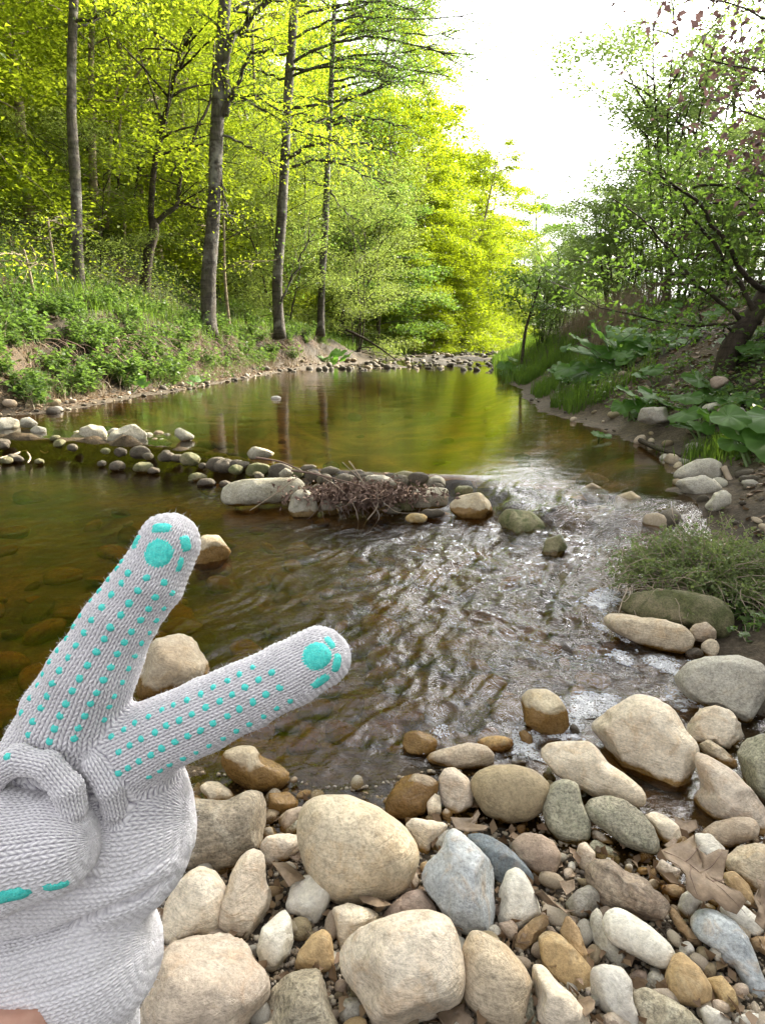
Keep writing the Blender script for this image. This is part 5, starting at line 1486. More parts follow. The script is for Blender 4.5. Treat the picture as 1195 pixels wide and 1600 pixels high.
butterbur(1000, 655, "butterbur with a raised pair of leaves behind the square stone block", [(-15,-40,58),(20,-38,55),(0,-25,40),(-28,-22,34)], 3)
butterbur(1085, 645, "butterbur with three spread leaves on the bare slope", [(5,-52,62),(25,-28,55),(-10,-25,50),(-35,-10,40),(40,-25,30)], 4)
butterbur(1110, 685, "butterbur low behind the dark mud at the right", [(0,-35,60),(-40,-38,50),(35,-30,45),(-15,-20,40)], 5)
butterbur(1175, 725, "nearest butterbur with big folded leaves at the right edge", [(-5,-62,95),(25,-75,85),(-38,-75,60),(30,-35,100),(55,-55,90),(-30,-35,50)], 6)
butterbur(1150, 560, "single butterbur leaf to the right of the leaning tree", [(15,-12,50),(-5,-28,40)], 7)
butterbur(800, 590, "butterbur with pale undersides at the tip of the grass patch", [(-5,-8,26),(8,-16,28),(-12,-20,24),(18,-4,22),(0,-30,20)], 8)
butterbur(935, 690, "tiny butterbur sprouting from the water's edge", [(0,-12,18),(12,-10,16),(-8,-14,12)], 9)
butterbur(205, 610, "small butterbur with bright leaves on the left bank", [(-8,-22,26),(12,-18,26),(22,-12,18)], 10)
butterbur(305, 605, "small pale leaved plant at the left waterline", [(0,-14,18),(10,-8,18),(-8,-5,14)], 11)
butterbur(520, 568, "butterbur on the left bank near the bend", [(-8,-10,24),(10,-18,26),(22,-12,24),(-18,-4,18),(0,-5,20)], 12)
rbp = np.random.RandomState(90)
for k in range(34):
    y = 3.6 + 8.5 * rbp.rand() ** 1.2; x = np.interp(y, UR_Y, UR_X) + rbp.uniform(0.25, 2.0)
    g_ = np.array([x, y, gh(x, y)]); w_ = g_ - EYE; t_ = w_ @ FWD
    qx = CX + w_ @ RIGHT / t_ * FOCAL_PX; qy = CY - w_ @ UP / t_ * FOCAL_PX
    kpx = FOCAL_PX / t_
    if qx > 1260: continue
    butterbur(qx, qy, "low broad leaved plant scattered over the right slope", [(rbp.uniform(-.16, .16) * kpx, -rbp.uniform(.03, .16) * kpx, rbp.uniform(.09, .19) * kpx) for _ in range(rbp.randint(3, 7))], 400 + k)
for o_ in COL.objects:
    if o_.get("label") == "low broad leaved plant scattered over the right slope": o_["group"] = "broad leaved plants on the right slope"
butterbur(1070, 470, "single translucent butterbur leaf hanging high before the slope", [(0,0,30)], 13) if False else None

# small herbs: one mesh per variant, copied
def herb_proto(seed, H=0.5, n=9, lsize=0.07, mat='nettle', spread=0.18, per=16):
    rng = np.random.RandomState(seed)
    root = empty("nettle_plant", (0, 0, 0))
    mb = MB(); P = []; D = []
    for k in range(n):
        a = rng.uniform(0, 6.28)
        st = limb(rng, (rng.normal() * spread * .4, rng.normal() * spread * .4, -0.03), (math.cos(a) * .35, math.sin(a) * .35, 1), H * rng.uniform(.5, 1.05), 0.25, 6, 0.1)
        mb.tube(st, np.linspace(0.004, 0.0015, 7), 3)
        for j in range(per):
            f = (0.25 + 0.75 * j / per) * 5.99; i = int(f); q = st[i] * (1 - f + i) + st[i + 1] * (f - i)
            b = j * 1.57 + rng.uniform(-.4, .4); L = lsize * (1.1 - 0.5 * j / per)
            d = np.array([math.cos(b), math.sin(b), -0.15]); P.append(q + d * L * 0.6); D.append(d)
    V, F = leaf_quads(np.array(P), lsize, rng, 0.75, 0.6, np.array(D))
    mb.build("stems", STALK, root); mesh_np("foliage", V, F, LM[mat], root, smooth=False)
    return root
nett = [herb_proto(200 + k, 0.55, 11, 0.085) for k in range(3)]
rh = np.random.RandomState(12)
zones = [(6.4, 10.5, 0.30, 1.0, 60), (10, 18, 0.5, 0.95, 44), (6.3, 9.5, 0.75, 2.6, 60), (9, 20, 0.7, 1.6, 46), (8, 14, 1.5, 4.0, 34)]
for (y0, y1, d0, d1, n) in zones:
    for _ in range(n):
        y = rh.uniform(y0, y1); x = np.interp(y, UL_Y, UL_X) - rh.uniform(d0, d1)
        if (x + 3.5) ** 2 + (y - 13) ** 2 < 0.1: continue
        put(nett[rh.randint(3)], used, (x, y, gh(x, y)), rh.uniform(0, 6.28), rh.uniform(0.45, 0.95), "leafy nettle clump in the green growth on top of the left bank", "plant", "nettle clumps on the left bank")
small = [herb_proto(230 + k, 0.2, 8, 0.05, per=8) for k in range(2)]
for s_ in small: s_.name = "small_herb"
for _ in range(60):
    y = rh.uniform(6, 16); x = np.interp(y, UL_Y, UL_X) - rh.uniform(0.25, 1.2)
    put(small[rh.randint(2)], used, (x, y, gh(x, y)), rh.uniform(0, 6.28), rh.uniform(0.6, 1.3), "low leafy herb on the face of the left bank", "plant", "low herbs on the face of the left bank")
for _ in range(46):
    y = rh.uniform(2.4, 9); x = np.interp(y, UR_Y, UR_X) + rh.uniform(0.45, 2.6)
    put(small[rh.randint(2)], used, (x, y, gh(x, y)), rh.uniform(0, 6.28), rh.uniform(0.5, 1.1), "low leafy herb on the littered right slope", "plant", "low herbs on the right slope")

# grass and stems: masses
def blades(name, pts, h0, h1, w, mat, seed, lean=0.35, kind="stuff", seg=3):
    rng = np.random.RandomState(seed); N = len(pts)
    pts = np.asarray(pts, float)
    a = rng.uniform(0, 6.28, N); H = rng.uniform(h0, h1, N); l = rng.uniform(0.05, lean, N) * H
    dx = np.stack([np.cos(a), np.sin(a), 0 * a], 1); b = rng.uniform(0, 6.28, N)
    sx = np.stack([np.cos(b), np.sin(b), 0 * b], 1)
    V = []
    for i in range(seg + 1):
        u = i / seg
        c = pts + dx * (l * u * u)[:, None] + np.stack([0 * a, 0 * a, H * u * (1 - 0.15 * u * u)], 1)
        ww = w * (1 - u) ** 0.7 * 0.5 + 0.0004
        V.append(c - sx * ww); V.append(c + sx * ww)
    V = np.stack(V, 1)
    k = 2 * (seg + 1); base = np.arange(N)[:, None] * k
    F = np.concatenate([base + [2 * i, 2 * i + 1, 2 * i + 3, 2 * i + 2] for i in range(seg)], 0)
    o = mesh_np(name, V.reshape(-1, 3), F, mat, smooth=False)
    tag(o, kind=kind); return o
def zone_pts(n, y0, y1, d0, d1, side, seed, thr=-1, fr=0.8):
    r = np.random.RandomState(seed)
    y = r.uniform(y0, y1, n); d = r.uniform(d0, d1, n)
    x = np.interp(y, UL_Y, UL_X) - d if side < 0 else np.interp(y, UR_Y, UR_X) + d
    k = fbm(stack(x * fr, y * fr, 0 * x), 3, seed) > thr
    x, y = x[k], y[k]
    return np.stack([x, y, ground_h(x, y) - 0.01], 1)
tag(blades("grass", np.concatenate([zone_pts(26000, 7, 30, 0.9, 4.5, -1, 1, -0.1), zone_pts(9000, 28, 44, 0.0, 2.2, -1, 2)]), 0.12, 0.38, 0.012, LM['grass'], 1))
tag(blades("grass", zone_pts(9000, 6.2, 11.5, 0.05, 0.85, 1, 3, -0.15, 1.2), 0.10, 0.26, 0.009, LM['grass'], 2))
tag(blades("grass", zone_pts(6000, 11, 30, -0.1, 1.2, 1, 6, -0.2, 1.2), 0.15, 0.4, 0.014, LM['grass'], 6))
c = hit(1150, 700); r_ = np.random.RandomState(4); q = c[None, :2] + r_.normal(size=(1100, 2)) * [0.14, 0.14]
tag(blades("grass", np.stack([q[:, 0], q[:, 1], ground_h(q[:, 0], q[:, 1])], 1), 0.06, 0.15, 0.006, LM['grass'], 3))
tag(blades("dry_grass", zone_pts(3800, 8.5, 13.5, 1.1, 2.6, 1, 5, 0.0, 1.2), 0.35, 0.8, 0.008, LM['dry'], 4, 0.6))
tag(blades("dry_grass", zone_pts(5000, 6.0, 20, 0.2, 1.15, -1, 7, -0.15, 2.0), 0.10, 0.35, 0.007, LM['dry'], 5, 1.6))
# hanging roots on the undercut bank
def roots():
    rng = np.random.RandomState(3); mb = MB()
    for k in range(420):
        y = rng.uniform(8, 19); x = np.interp(y, UL_Y, UL_X) - rng.uniform(0.7, 1.0)
        z = gh(x, y)
        p = limb(rng, (x, y, z + 0.03), (rng.uniform(.3, 1.0), rng.uniform(-.7, .7), rng.uniform(-.7, .3)), rng.uniform(0.25, 0.7), 1.3, 5, 0.25)
        mb.tube(p, np.linspace(0.007, 0.003, 6), 3)
    tag(mb.build("bank_roots", TWIG), kind="stuff")
roots()
# dead leaves and litter
def litter(name, P, size, seed, up=0.8):
    rng = np.random.RandomState(seed)
    P = P.copy(); P[:, 2] += rng.uniform(0.005, 0.02, len(P))
    V, F = leaf_quads(P, size, rng, up, 0.6, None, 0.12)
    tag(mesh_np(name, V, F, LM['litter'], smooth=False), kind="stuff")
litter("leaf_litter", zone_pts(7000, 2.3, 12, 0.3, 3.5, 1, 8), 0.055, 1)
litter("leaf_litter", zone_pts(14000, 6, 26, 1.2, 9, -1, 9), 0.08, 2)
litter("leaf_litter", zone_pts(5200, 6, 18, 0.1, 0.95, -1, 10), 0.05, 3)
P = np.array([at_z(px, py, 0.0) for px, py in zip(np.random.RandomState(1).uniform(230, 1220, 700), np.random.RandomState(2).uniform(1230, 1640, 700))])
P = P[P[:, 1] < np.interp(P[:, 0], NS_X, NS_Y) - 0.02]; P[:, 2] = ground_h(P[:, 0], P[:, 1])
litter("leaf_crumbs", P, 0.022, 4, 0.5)

# --- ground cover saplings/undergrowth on the slope (leaf masses low over the ground)
def undergrowth(seed, n, y0, y1, d0, d1, size, mat, hgt, side=-1):
    rng = np.random.RandomState(seed)
    P = zone_pts(n, y0, y1, d0, d1, side, seed, -0.05, 0.7)
    P[:, 2] += rng.rand(len(P)) ** 1.5 * hgt
    V, F = leaf_quads(P, size, rng, 0.75, 0.6)
    tag(mesh_np("undergrowth", V, F, LM[mat], smooth=False), kind="stuff")
undergrowth(301, 34000, 7, 34, 3.2, 14, 0.085, 'beech', 0.9)
undergrowth(306, 26000, 15, 40, 5.0, 20, 0.10, 'beech', 2.5)
undergrowth(302, 9000, 10, 24, 1.2, 3.0, 0.05, 'willow', 1.1)
undergrowth(304, 5000, 6.3, 18, 0.45, 1.2, 0.05, 'nettle', 0.22)
undergrowth(305, 20000, 3.4, 13, 0.25, 2.6, 0.045, 'nettle', 0.18, 1)
undergrowth(303, 9000, 9, 24, 1.4, 5.0, 0.06, 'dark', 0.7, 1)
# ------------------------------------------------------------------ leafy bush over the rocks, right edge
def creeping_bush():
    rng = np.random.RandomState(50)
    g = at_z(1100, 900, 0.12)
    b = np.array([g[0], g[1], 0.05])
    root = empty("creeping_bush", b, "dense bush of tiny pale green leaves sprawling over the mossy rock at the right edge", "bush")
    mb = MB(); P = []; D = []
    cx = at_z(1110, 900, 0.10)
    # buried mound of dark stems
    for k in range(560):
        a = rng.uniform(0, 6.28); r = rng.uniform(0, 1) ** 0.6
        ox, oy = math.cos(a) * r * 0.33 + 0.04, math.sin(a) * r * 0.26 + 0.05
        h = 0.10 * (1 - r * r) + 0.02
        p0 = np.array([cx[0] + ox * 0.7, cx[1] + oy * 0.7, 0.08 + h * 0.3])
        d = np.array([ox * 2.2 + rng.normal() * .3, oy * 2.0 + rng.normal() * .3 - 0.15, 0.30 + rng.rand() * .4])
        st = limb(rng, p0, d, rng.uniform(0.09, 0.20), 1.2, 6, 0.22)
        mb.tube(st - b, np.linspace(0.0016, 0.0008, 7), 3)
        for j in range(34):
            f = rng.uniform(0.15, 0.999) * 6; i = int(f); q = st[i] * (1 - f + i) + st[i + 1] * (f - i)
            P.append(q + rng.normal(size=3) * 0.008); D.append(rng.normal(size=3))
    V, F = leaf_quads(np.array(P), 0.0115, rng, 0.5, 0.7, np.array(D))
    mb.build("stems", TWIGP, root)
    mesh_np("foliage", V - b, F, LM['cress'], root, smooth=False)
creeping_bush()
def side_leaves():
    rng = np.random.RandomState(51); b = at_z(1170, 985, 0.03)
    root = empty("leafy_shoots", b, "shoots with dark blunt leaves below the bush at the right edge", "plant")
    mb = MB(); P = []; D = []
    for k in range(26):
        s = at_z(rng.uniform(1130, 1230), rng.uniform(930, 985), 0.06)
        st = limb(rng, s, (rng.uniform(-.8, .2), rng.uniform(-1, -.1), rng.uniform(.1, .5)), rng.uniform(.06, .14), 1.0, 5, .2)
        mb.tube(st - b, 0.001, 3)
        for j in range(12):
            f = rng.uniform(0.2, 0.999) * 5; i = int(f); q = st[i] * (1 - f + i) + st[i + 1] * (f - i); P.append(q + rng.normal(size=3) * 0.006); D.append(rng.normal(size=3))
    V, F = leaf_quads(np.array(P), 0.022, rng, 0.7, 0.8, np.array(D))
    mb.build("stems", TWIGP, root); mesh_np("foliage", V - b, F, LM['nettle'], root, smooth=False)
side_leaves()
def bramble():
    rng = np.random.RandomState(52); b = at_z(985, 900, 0.03)
    mb = MB()
    for k in range(70):
        s = at_z(rng.uniform(975, 1120), rng.uniform(850, 925), 0.10)
        st = limb(rng, s, (rng.uniform(-1, .3), rng.uniform(-1, .1), rng.uniform(-.1, .6)), rng.uniform(.12, .3), 1.1, 8, .25)
        mb.tube(st - b, np.linspace(0.0016, 0.0007, 9), 4)
    o = mb.build("dry_stems", TWIGP, None, tuple(b)); tag(o, "tangle of dry pale stems spilling from the bush towards the water", "stems")
bramble()

# ------------------------------------------------------------------ twig tangle on the weir
def tangle():
    rng = np.random.RandomState(60)
    b = at_z(545, 790, 0.05)
    root = empty("driftwood_tangle", b, "brown tangle of twigs and dead leaves caught on the weir", "driftwood")
    t0 = (b - EYE) @ FWD
    mb = MB()
    for k in range(170):
        c = at_depth(566 + rng.normal() * 50, 770 + rng.normal() * 8, t0 + rng.normal() * 0.07)
        a = rng.uniform(-0.5, 0.3)
        d = np.array([rng.choice([-1, 1]) * rng.uniform(.4, 1), rng.normal() * .5, a * 0.4])
        st = limb(rng, c, d, rng.uniform(.06, .18), 0.9, 6, .4)
        mb.tube(st - b, np.linspace(0.0022, 0.0008, 7), 4)
    tag(mb.build("fine_twigs", TWIG, root), kind="stuff")
    P = np.array([at_depth(566 + rng.normal() * 50, 772 + rng.normal() * 9, t0 + rng.normal() * 0.05) for _ in range(1300)])
    V, F = leaf_quads(P, 0.030, rng, 0.2, 0.5, None, 0.3)
    tag(mesh_np("dead_leaves", V - b, F, TWIG, root, smooth=False), kind="stuff")
    for pts, w in (([(545,720),(562,745),(585,790),(592,810),(572,836)], .0035), ([(480,735),(520,755),(550,785),(560,815),(555,838)], .003), ([(535,722),(556,742),(575,760),(590,780)], .0025),
                   ([(588,760),(590,790),(572,815),(563,835)], .004), ([(465,745),(440,765),(410,785),(390,798)], .003), ([(590,775),(620,800),(660,800)], .002), ([(455,735),(490,740),(530,750),(570,760)], .006), ([(400,715),(440,722),(480,740)], .006)):
        mb = MB(); mb.tube(smooth_path([at_depth(x, y, t0 - 0.08) for x, y in pts], 14) - b, np.linspace(w, w * .5, 14), 5)
        mb.build("twig", TWIGP if w < .005 else TWIG, root)
tangle()
def leftroots():
    b = at_z(45, 705, 0.05); root = empty("driftwood", b, "bleached forked twigs reaching into the water at the left of the weir", "driftwood")
    for pts in ([(8,718),(35,705),(60,702),(82,697)], [(42,705),(48,715),(44,723)], [(30,708),(15,712),(0,716)], [(60,702),(72,708),(80,700)]):
        mb = MB(); mb.tube(smooth_path([at_z(x, y, 0.04) for x, y in pts], 10) - b, 0.006, 5); mb.build("twig", TWIGP, root)
leftroots()

# ------------------------------------------------------------------ oak leaf and curled leaves on the gravel
def oakleaf_mesh(outline, name, seed, curl=0.15, nr=6):
    P = np.array(outline, float); c = P.mean(0); P = P - c; s = np.abs(P).max(); P = P / s
    n = len(P); V = [(0, 0, 0)]
    rng = np.random.RandomState(seed)
    for i in range(1, nr + 1):
        u = i / nr
        for j in range(n):
            x, y = P[j] * u
            z = curl * (x * x * 0.6 - y * y * 0.4) + curl * 0.5 * math.sin(3 * x + seed) + 0.05 * math.sin(7 * y + 3 * x + seed)
            V.append((x, y, z))
    F = [[0, 1 + j, 1 + (j + 1) % n] for j in range(n)]
    for i in range(nr - 1):
        for j in range(n):
            k = (j + 1) % n
            F.append([1 + i * n + j, 1 + (i + 1) * n + j, 1 + (i + 1) * n + k, 1 + i * n + k])
    return np.array(V), F, c, s
def deadleaf_mat():
    m, nt = new_mat("oak_leaf"); N = NT(nt)
    tc = N.n('ShaderNodeTexCoord').outputs['Object']
    n1 = N.noise(tc, 18, 5, .6); n2 = N.noise(tc, 120, 3, .6)
    oi = N.n('ShaderNodeObjectInfo').outputs['Random']
    col = N.mix(N.ramp(n1, [(.35, 0), (.65, 1)]), (0.13, 0.088, 0.056), (0.25, 0.18, 0.12))
    col = N.mix(1.0, col, N.ramp(n2, [(.3, .8), (.7, 1.2)]), 'MULTIPLY')
    hs = N.n('ShaderNodeHueSaturation'); N.l(col, hs.inputs['Color']); N.l(N.math('MULTIPLY_ADD', oi, .7, .55), hs.inputs['Value'])
    b = N.bsdf(hs.outputs[0], .6, N.bump(n2, .4, .002), .3)
    N.out(b.outputs[0]); return m
OAK = deadleaf_mat()
def placed_leaf(out_px, z, label, seed, tiltxy=(0, 0), curl=.15, vein=None):
    cxy = np.mean(out_px, 0); cen = at_z(cxy[0], cxy[1], z)
    W = np.array([at_z(x, y, z)[:2] for x, y in out_px])
    V, F, c, s = oakleaf_mesh(W, "oak", seed, curl)
    root = empty("oak_leaf" if vein else "dead_leaf", (c[0], c[1], z), label, "leaf")
    root.rotation_euler = (tiltxy[0], tiltxy[1], 0)
    o = mesh_np("blade", V * s, F, OAK, root)
    sm = o.modifiers.new("thickness", 'SOLIDIFY'); sm.thickness = 0.0006
    if vein:
        mb = MB()
        for pts in vein:
            Q = np.array([at_z(x, y, z) for x, y in pts]) - [c[0], c[1], z]
            Q = smooth_path(Q, 8)
            x, y = Q[:, 0] / s, Q[:, 1] / s
            Q[:, 2] = s * (curl * (x * x * 0.6 - y * y * 0.4) + curl * 0.5 * np.sin(3 * x + seed) + 0.05 * np.sin(7 * y + 3 * x + seed)) + 0.0008
            mb.tube(Q, np.linspace(0.0009, 0.0004, 8), 4)
        mb.build("veins", TWIG, root)
placed_leaf(C(3, 675,580, 740,555, 790,530, 838,490, 850,560, 900,600, 960,575, 1010,590, 995,640, 985,700, 1010,740, 1070,770, 1105,810, 1060,850, 1000,830, 940,790, 890,800, 850,790, 800,755, 795,700, 760,650, 700,620), 0.085,
            "big dry lobed oak leaf lying on the gravel at the right", 4, (0.10, -0.05), .12,
            [C(3, 690,585, 800,620, 900,690, 1000,770, 1100,850), C(3, 800,620, 840,590, 870,545), C(3, 860,665, 930,640, 985,590), C(3, 830,640, 820,700, 860,780), C(3, 930,715, 1000,700)])
placed_leaf(C(3, 1145,720, 1180,735, 1230,760, 1240,850, 1200,930, 1150,900, 1165,850, 1140,800, 1160,760), 0.09, "brown dead leaf lying on the boulder at the right edge", 5, (.3, 0), .2)
placed_leaf(C(2, 672,440, 720,410, 790,420, 820,370, 830,400, 800,460, 870,490, 850,520, 760,500, 700,500), 0.05, "crumpled brown leaf below the mottled white stone", 6, (-.2, .1), .3)
placed_leaf(C(2, 600,1450, 640,1420, 720,1400, 750,1390, 745,1440, 800,1480, 770,1510, 640,1510), 0.05, "brown leaf under the large squarish stone at the bottom edge", 7, (0, .1), .25)
placed_leaf(C(2, 195,840, 250,820, 330,825, 375,860, 320,900, 290,925, 220,880), 0.05, "curled brown leaf between the veined stone and the lumpy cream stone", 8, (-.4, .2), .4)
placed_leaf(C(1, 610,600, 680,590, 740,600, 770,650, 720,680, 690,720, 640,670), 0.06, "curled brown leaf under the cream teardrop pebble", 9, (-.3, .2), .4)
placed_leaf(C(3, 40,650, 60,700, 120,780, 190,850, 240,870, 190,910, 120,890, 70,820), 0.07, "torn brown leaf standing up beside the pointed white stone", 10, (-.7, .3), .4)
placed_leaf(C(3, 160,735, 215,685, 250,700, 250,760, 200,805, 165,780), 0.05, "small rolled brown leaf above the torn one", 11, (-.3, .3), .4)
placed_leaf(C(3, 735,390, 790,425, 850,420, 860,460, 800,490, 750,440), 0.012, "brown leaf half sunk in the dark pool", 12, (0, 0), .1)
placed_leaf(C(3, 230,1275, 320,1270, 350,1330, 345,1400, 300,1420, 260,1360), 0.06, "folded brown leaf wedged beside the lilac white stone", 13, (-.5, 0), .3)
placed_leaf(C(3, 690,545, 740,510, 760,520, 730,570), 0.085, "scrap of brown leaf on the smooth cream stone", 14, (0, 0), .2)
rl2 = np.random.RandomState(31)
for k in range(34):
    px = rl2.uniform(430, 1180); py = rl2.uniform(1300, 1590)
    w = at_z(px, py, 0.04)
    if not free_spot(w[0], w[1], 0.01, 0.75): continue
    r = rl2.uniform(7, 15); pl = [(px + r * rl2.uniform(.6, 1.1) * math.cos(a), py + r * .7 * rl2.uniform(.6, 1.1) * math.sin(a)) for a in np.linspace(0, 6.0, 9)]
    placed_leaf(pl, gh(w[0], w[1]) + 0.015, "small crumpled brown leaf scrap lodged between the gravel stones", 40 + k, (rl2.uniform(-.7, .7), rl2.uniform(-.7, .7)), .5)
    o = [x for x in COL.objects if x.get("label") == "small crumpled brown leaf scrap lodged between the gravel stones"][-1]
    o["group"] = "leaf scraps between the gravel stones"

# ------------------------------------------------------------------ gloved hand
HD = 0.25                                    # distance of the hand plane
MM = HD / FOCAL_PX                           # one picture pixel on that plane
HN = -FWD                                    # towards the viewer
def hand_pt(x, y, z):                        # picture-unit hand coordinates -> world
    x, y, z = np.broadcast_arrays(np.asarray(x, float), np.asarray(y, float), np.asarray(z, float))
    k = MM * (1 - 0 * z)
    return EYE + HD * FWD + ((x - CX) * MM)[..., None] * RIGHT + ((CY - y) * MM)[..., None] * UP + (z * MM)[..., None] * HN

# chains: (x, y, z, r) in picture units, z towards the viewer
def seg_d(P, a, b, flat):
    A = np.array(a[:3], float); B = np.array(b[:3], float)
    sc = np.array([1, 1, flat]); A = A * sc; B = B * sc
    d = B - A; Q = P * sc
    t = np.clip(((Q - A) @ d) / (d @ d), 0, 1)
    r = a[3] + (b[3] - a[3]) * t
    return np.linalg.norm(Q - A - t[..., None] * d, axis=-1) - r, t
def smin(a, b, k):
    h = np.clip(0.5 + 0.5 * (b - a) / k, 0, 1)
    return b * (1 - h) + a * h - k * h * (1 - h)
CH = {
 'index':  ([(264, 849, -5, 47), (236, 905, 0, 51), (190, 970, 0, 55), (140, 1057, -6, 67), (104, 1125, -28, 80), (72, 1200, -66, 92)], 1.12),
 'middle': ([(500, 1030, -8, 48), (455, 1052, -2, 50), (390, 1085, 0, 52), (320, 1118, -2, 56), (255, 1148, -12, 58), (190, 1185, -34, 66)], 1.12),
 'palm':   ([(60, 1215, -55, 80), (150, 1225, -60, 82), (215, 1255, -65, 56)], 1.05),
 'heel':   ([(20, 1330, -70, 122), (170, 1320, -72, 112)], 1.2),
 'heel2':  ([(0, 1385, -60, 100), (158, 1372, -62, 104)], 1.2),
 'cuff':   ([(-20, 1572, -62, 110), (112, 1535, -64, 116)], 1.2),
 'cuff2':  ([(-20, 1690, -75, 100), (92, 1670, -75, 94)], 1.2),
 'thumb':  ([(-120, 1330, 36, 92), (20, 1308, 40, 92), (98, 1298, 42, 74)], 1.15),
 'fold':   ([(0, 1222, 40, 22), (20, 1190, 46, 20), (60, 1166, 52, 20), (104, 1174, 56, 20), (134, 1208, 58, 21), (140, 1240, 52, 22)], 1.0),
 'fold2':  ([(160, 1188, 18, 20), (182, 1222, 20, 20), (184, 1262, 12, 16)], 0.9),
}
def hand_sdf(P):
    D = {}
    for k, (pts, fl) in CH.items():
        d = None
        for a, b in zip(pts[:-1], pts[1:]):
            q, _ = seg_d(P, a, b, fl)
            d = q if d is None else smin(d, q, 6)
        D[k] = d
    d = smin(D['index'], D['middle'], 22)
    d = smin(d, D['palm'], 40)
    low = smin(D['heel'], D['heel2'], 40)
    low = smin(low, smin(D['cuff'], D['cuff2'], 30), 20)
    d = smin(d, low, 26)
    d = smin(d, D['thumb'], 3)
    d = smin(d, D['fold'], 3)
    d = smin(d, D['fold2'], 6)
    x_, y_, z_ = P[..., 0], P[..., 1], P[..., 2]
    fr_ = sstep(-40, 0, z_)
    yc = 1478 - 0.36 * np.clip(x_, -100, 400) + 6 * np.sin(x_ / 40.0)
    d = d + fr_ * (13 * np.exp(-((y_ - yc) / 6.5) ** 2) - 5 * np.exp(-((y_ - yc - 22) / 16) ** 2) - 6 * np.exp(-((y_ - yc + 24) / 18) ** 2))
    yc2 = 1418 - 0.30 * np.clip(x_, -100, 400) + 5 * np.sin(x_ / 33.0 + 2)
    d = d + fr_ * sstep(1330, 1350, y_) * 4 * np.exp(-((y_ - yc2) / 8) ** 2)
    yc3 = 1545 - 0.22 * np.clip(x_, -100, 400)
    d = d + fr_ * 4 * np.exp(-((y_ - yc3) / 9) ** 2)
    w = 3.0 * fbm(P / 48.0, 2, 90) + 1.0 * fbm(P / 17.0, 2, 91)
    return d + w
def surface_nets(f, lo, hi, h):
    xs = [np.arange(lo[i], hi[i] + h, h) for i in range(3)]
    nx, ny, nz = map(len, xs)
    S = np.empty((nx, ny, nz), dtype=np.float32)
    for i in range(0, nx, 8):
        X, Y, Z = np.meshgrid(xs[0][i:i + 8], xs[1], xs[2], indexing='ij')
        S[i:i + 8] = f(np.stack([X, Y, Z], -1))
    neg = S < 0
    c = np.zeros((nx - 1, ny - 1, nz - 1), np.int8)
    for a in (0, 1):
        for b in (0, 1):
            for e in (0, 1):
                c += neg[a:nx - 1 + a, b:ny - 1 + b, e:nz - 1 + e]
    act = (c > 0) & (c < 8)
    ids = -np.ones(act.shape, np.int64); I = np.argwhere(act); ids[act] = np.arange(len(I))
    acc = np.zeros((len(I), 3)); cnt = np.zeros(len(I))
    corners = [(a, b, e) for a in (0, 1) for b in (0, 1) for e in (0, 1)]
    for p in corners:
        for ax in range(3):
            if p[ax]: continue
            q = list(p); q[ax] = 1
            s0 = S[I[:, 0] + p[0], I[:, 1] + p[1], I[:, 2] + p[2]]; s1 = S[I[:, 0] + q[0], I[:, 1] + q[1], I[:, 2] + q[2]]
            m = (s0 < 0) != (s1 < 0)
            t = np.where(m, s0 / (s0 - s1 + 1e-12), 0)
            pt = np.array(p, float)[None] + 0.0
            pt = np.repeat(pt, len(I), 0); pt[:, ax] = t
            acc[m] += pt[m]; cnt[m] += 1
    V = (I + acc / cnt[:, None]) * h + np.array(lo)
    F = []
    for ax in range(3):
        u, v = (ax + 1) % 3, (ax + 2) % 3
        sl0 = [slice(None)] * 3; sl1 = [slice(None)] * 3
        sl0[ax] = slice(0, -1); sl1[ax] = slice(1, None)
        ch = neg[tuple(sl0)] != neg[tuple(sl1)]
        E = np.argwhere(ch); first = neg[tuple(sl0)][ch]
        ok = (E[:, u] > 0) & (E[:, v] > 0) & (E[:, u] < (nx, ny, nz)[u] - 1) & (E[:, v] < (nx, ny, nz)[v] - 1)
        E = E[ok]; first = first[ok]
        def cell(du, dv):
            q = E.copy(); q[:, u] -= du; q[:, v] -= dv
            return ids[q[:, 0], q[:, 1], q[:, 2]]
        Q = np.stack([cell(1, 1), cell(0, 1), cell(0, 0), cell(1, 0)], 1)
        Q = np.where(first[:, None], Q, Q[:, ::-1])
        F.append(Q)
    F = np.concatenate(F); F = F[(F >= 0).all(1)]
    return V, F

def subdivide(V, F):
    """one linear split of every quad"""
    e = np.concatenate([F[:, [0, 1]], F[:, [1, 2]], F[:, [2, 3]], F[:, [3, 0]]])
    es = np.sort(e, 1); key = es[:, 0] * len(V) + es[:, 1]
    uq, inv = np.unique(key, return_inverse=True)
    a, b = uq // len(V), uq % len(V)
    EV = (V[a] + V[b]) / 2; FV = V[F].mean(1)
    n = len(V); m = len(uq); k = len(F)
    ei = inv.reshape(4, k).T + n; fi = np.arange(k) + n + m
    NF = np.concatenate([np.stack([F[:, i], ei[:, i], fi, ei[:, (i - 1) % 4]], 1) for i in range(4)])
    return np.concatenate([V, EV, FV]), NF

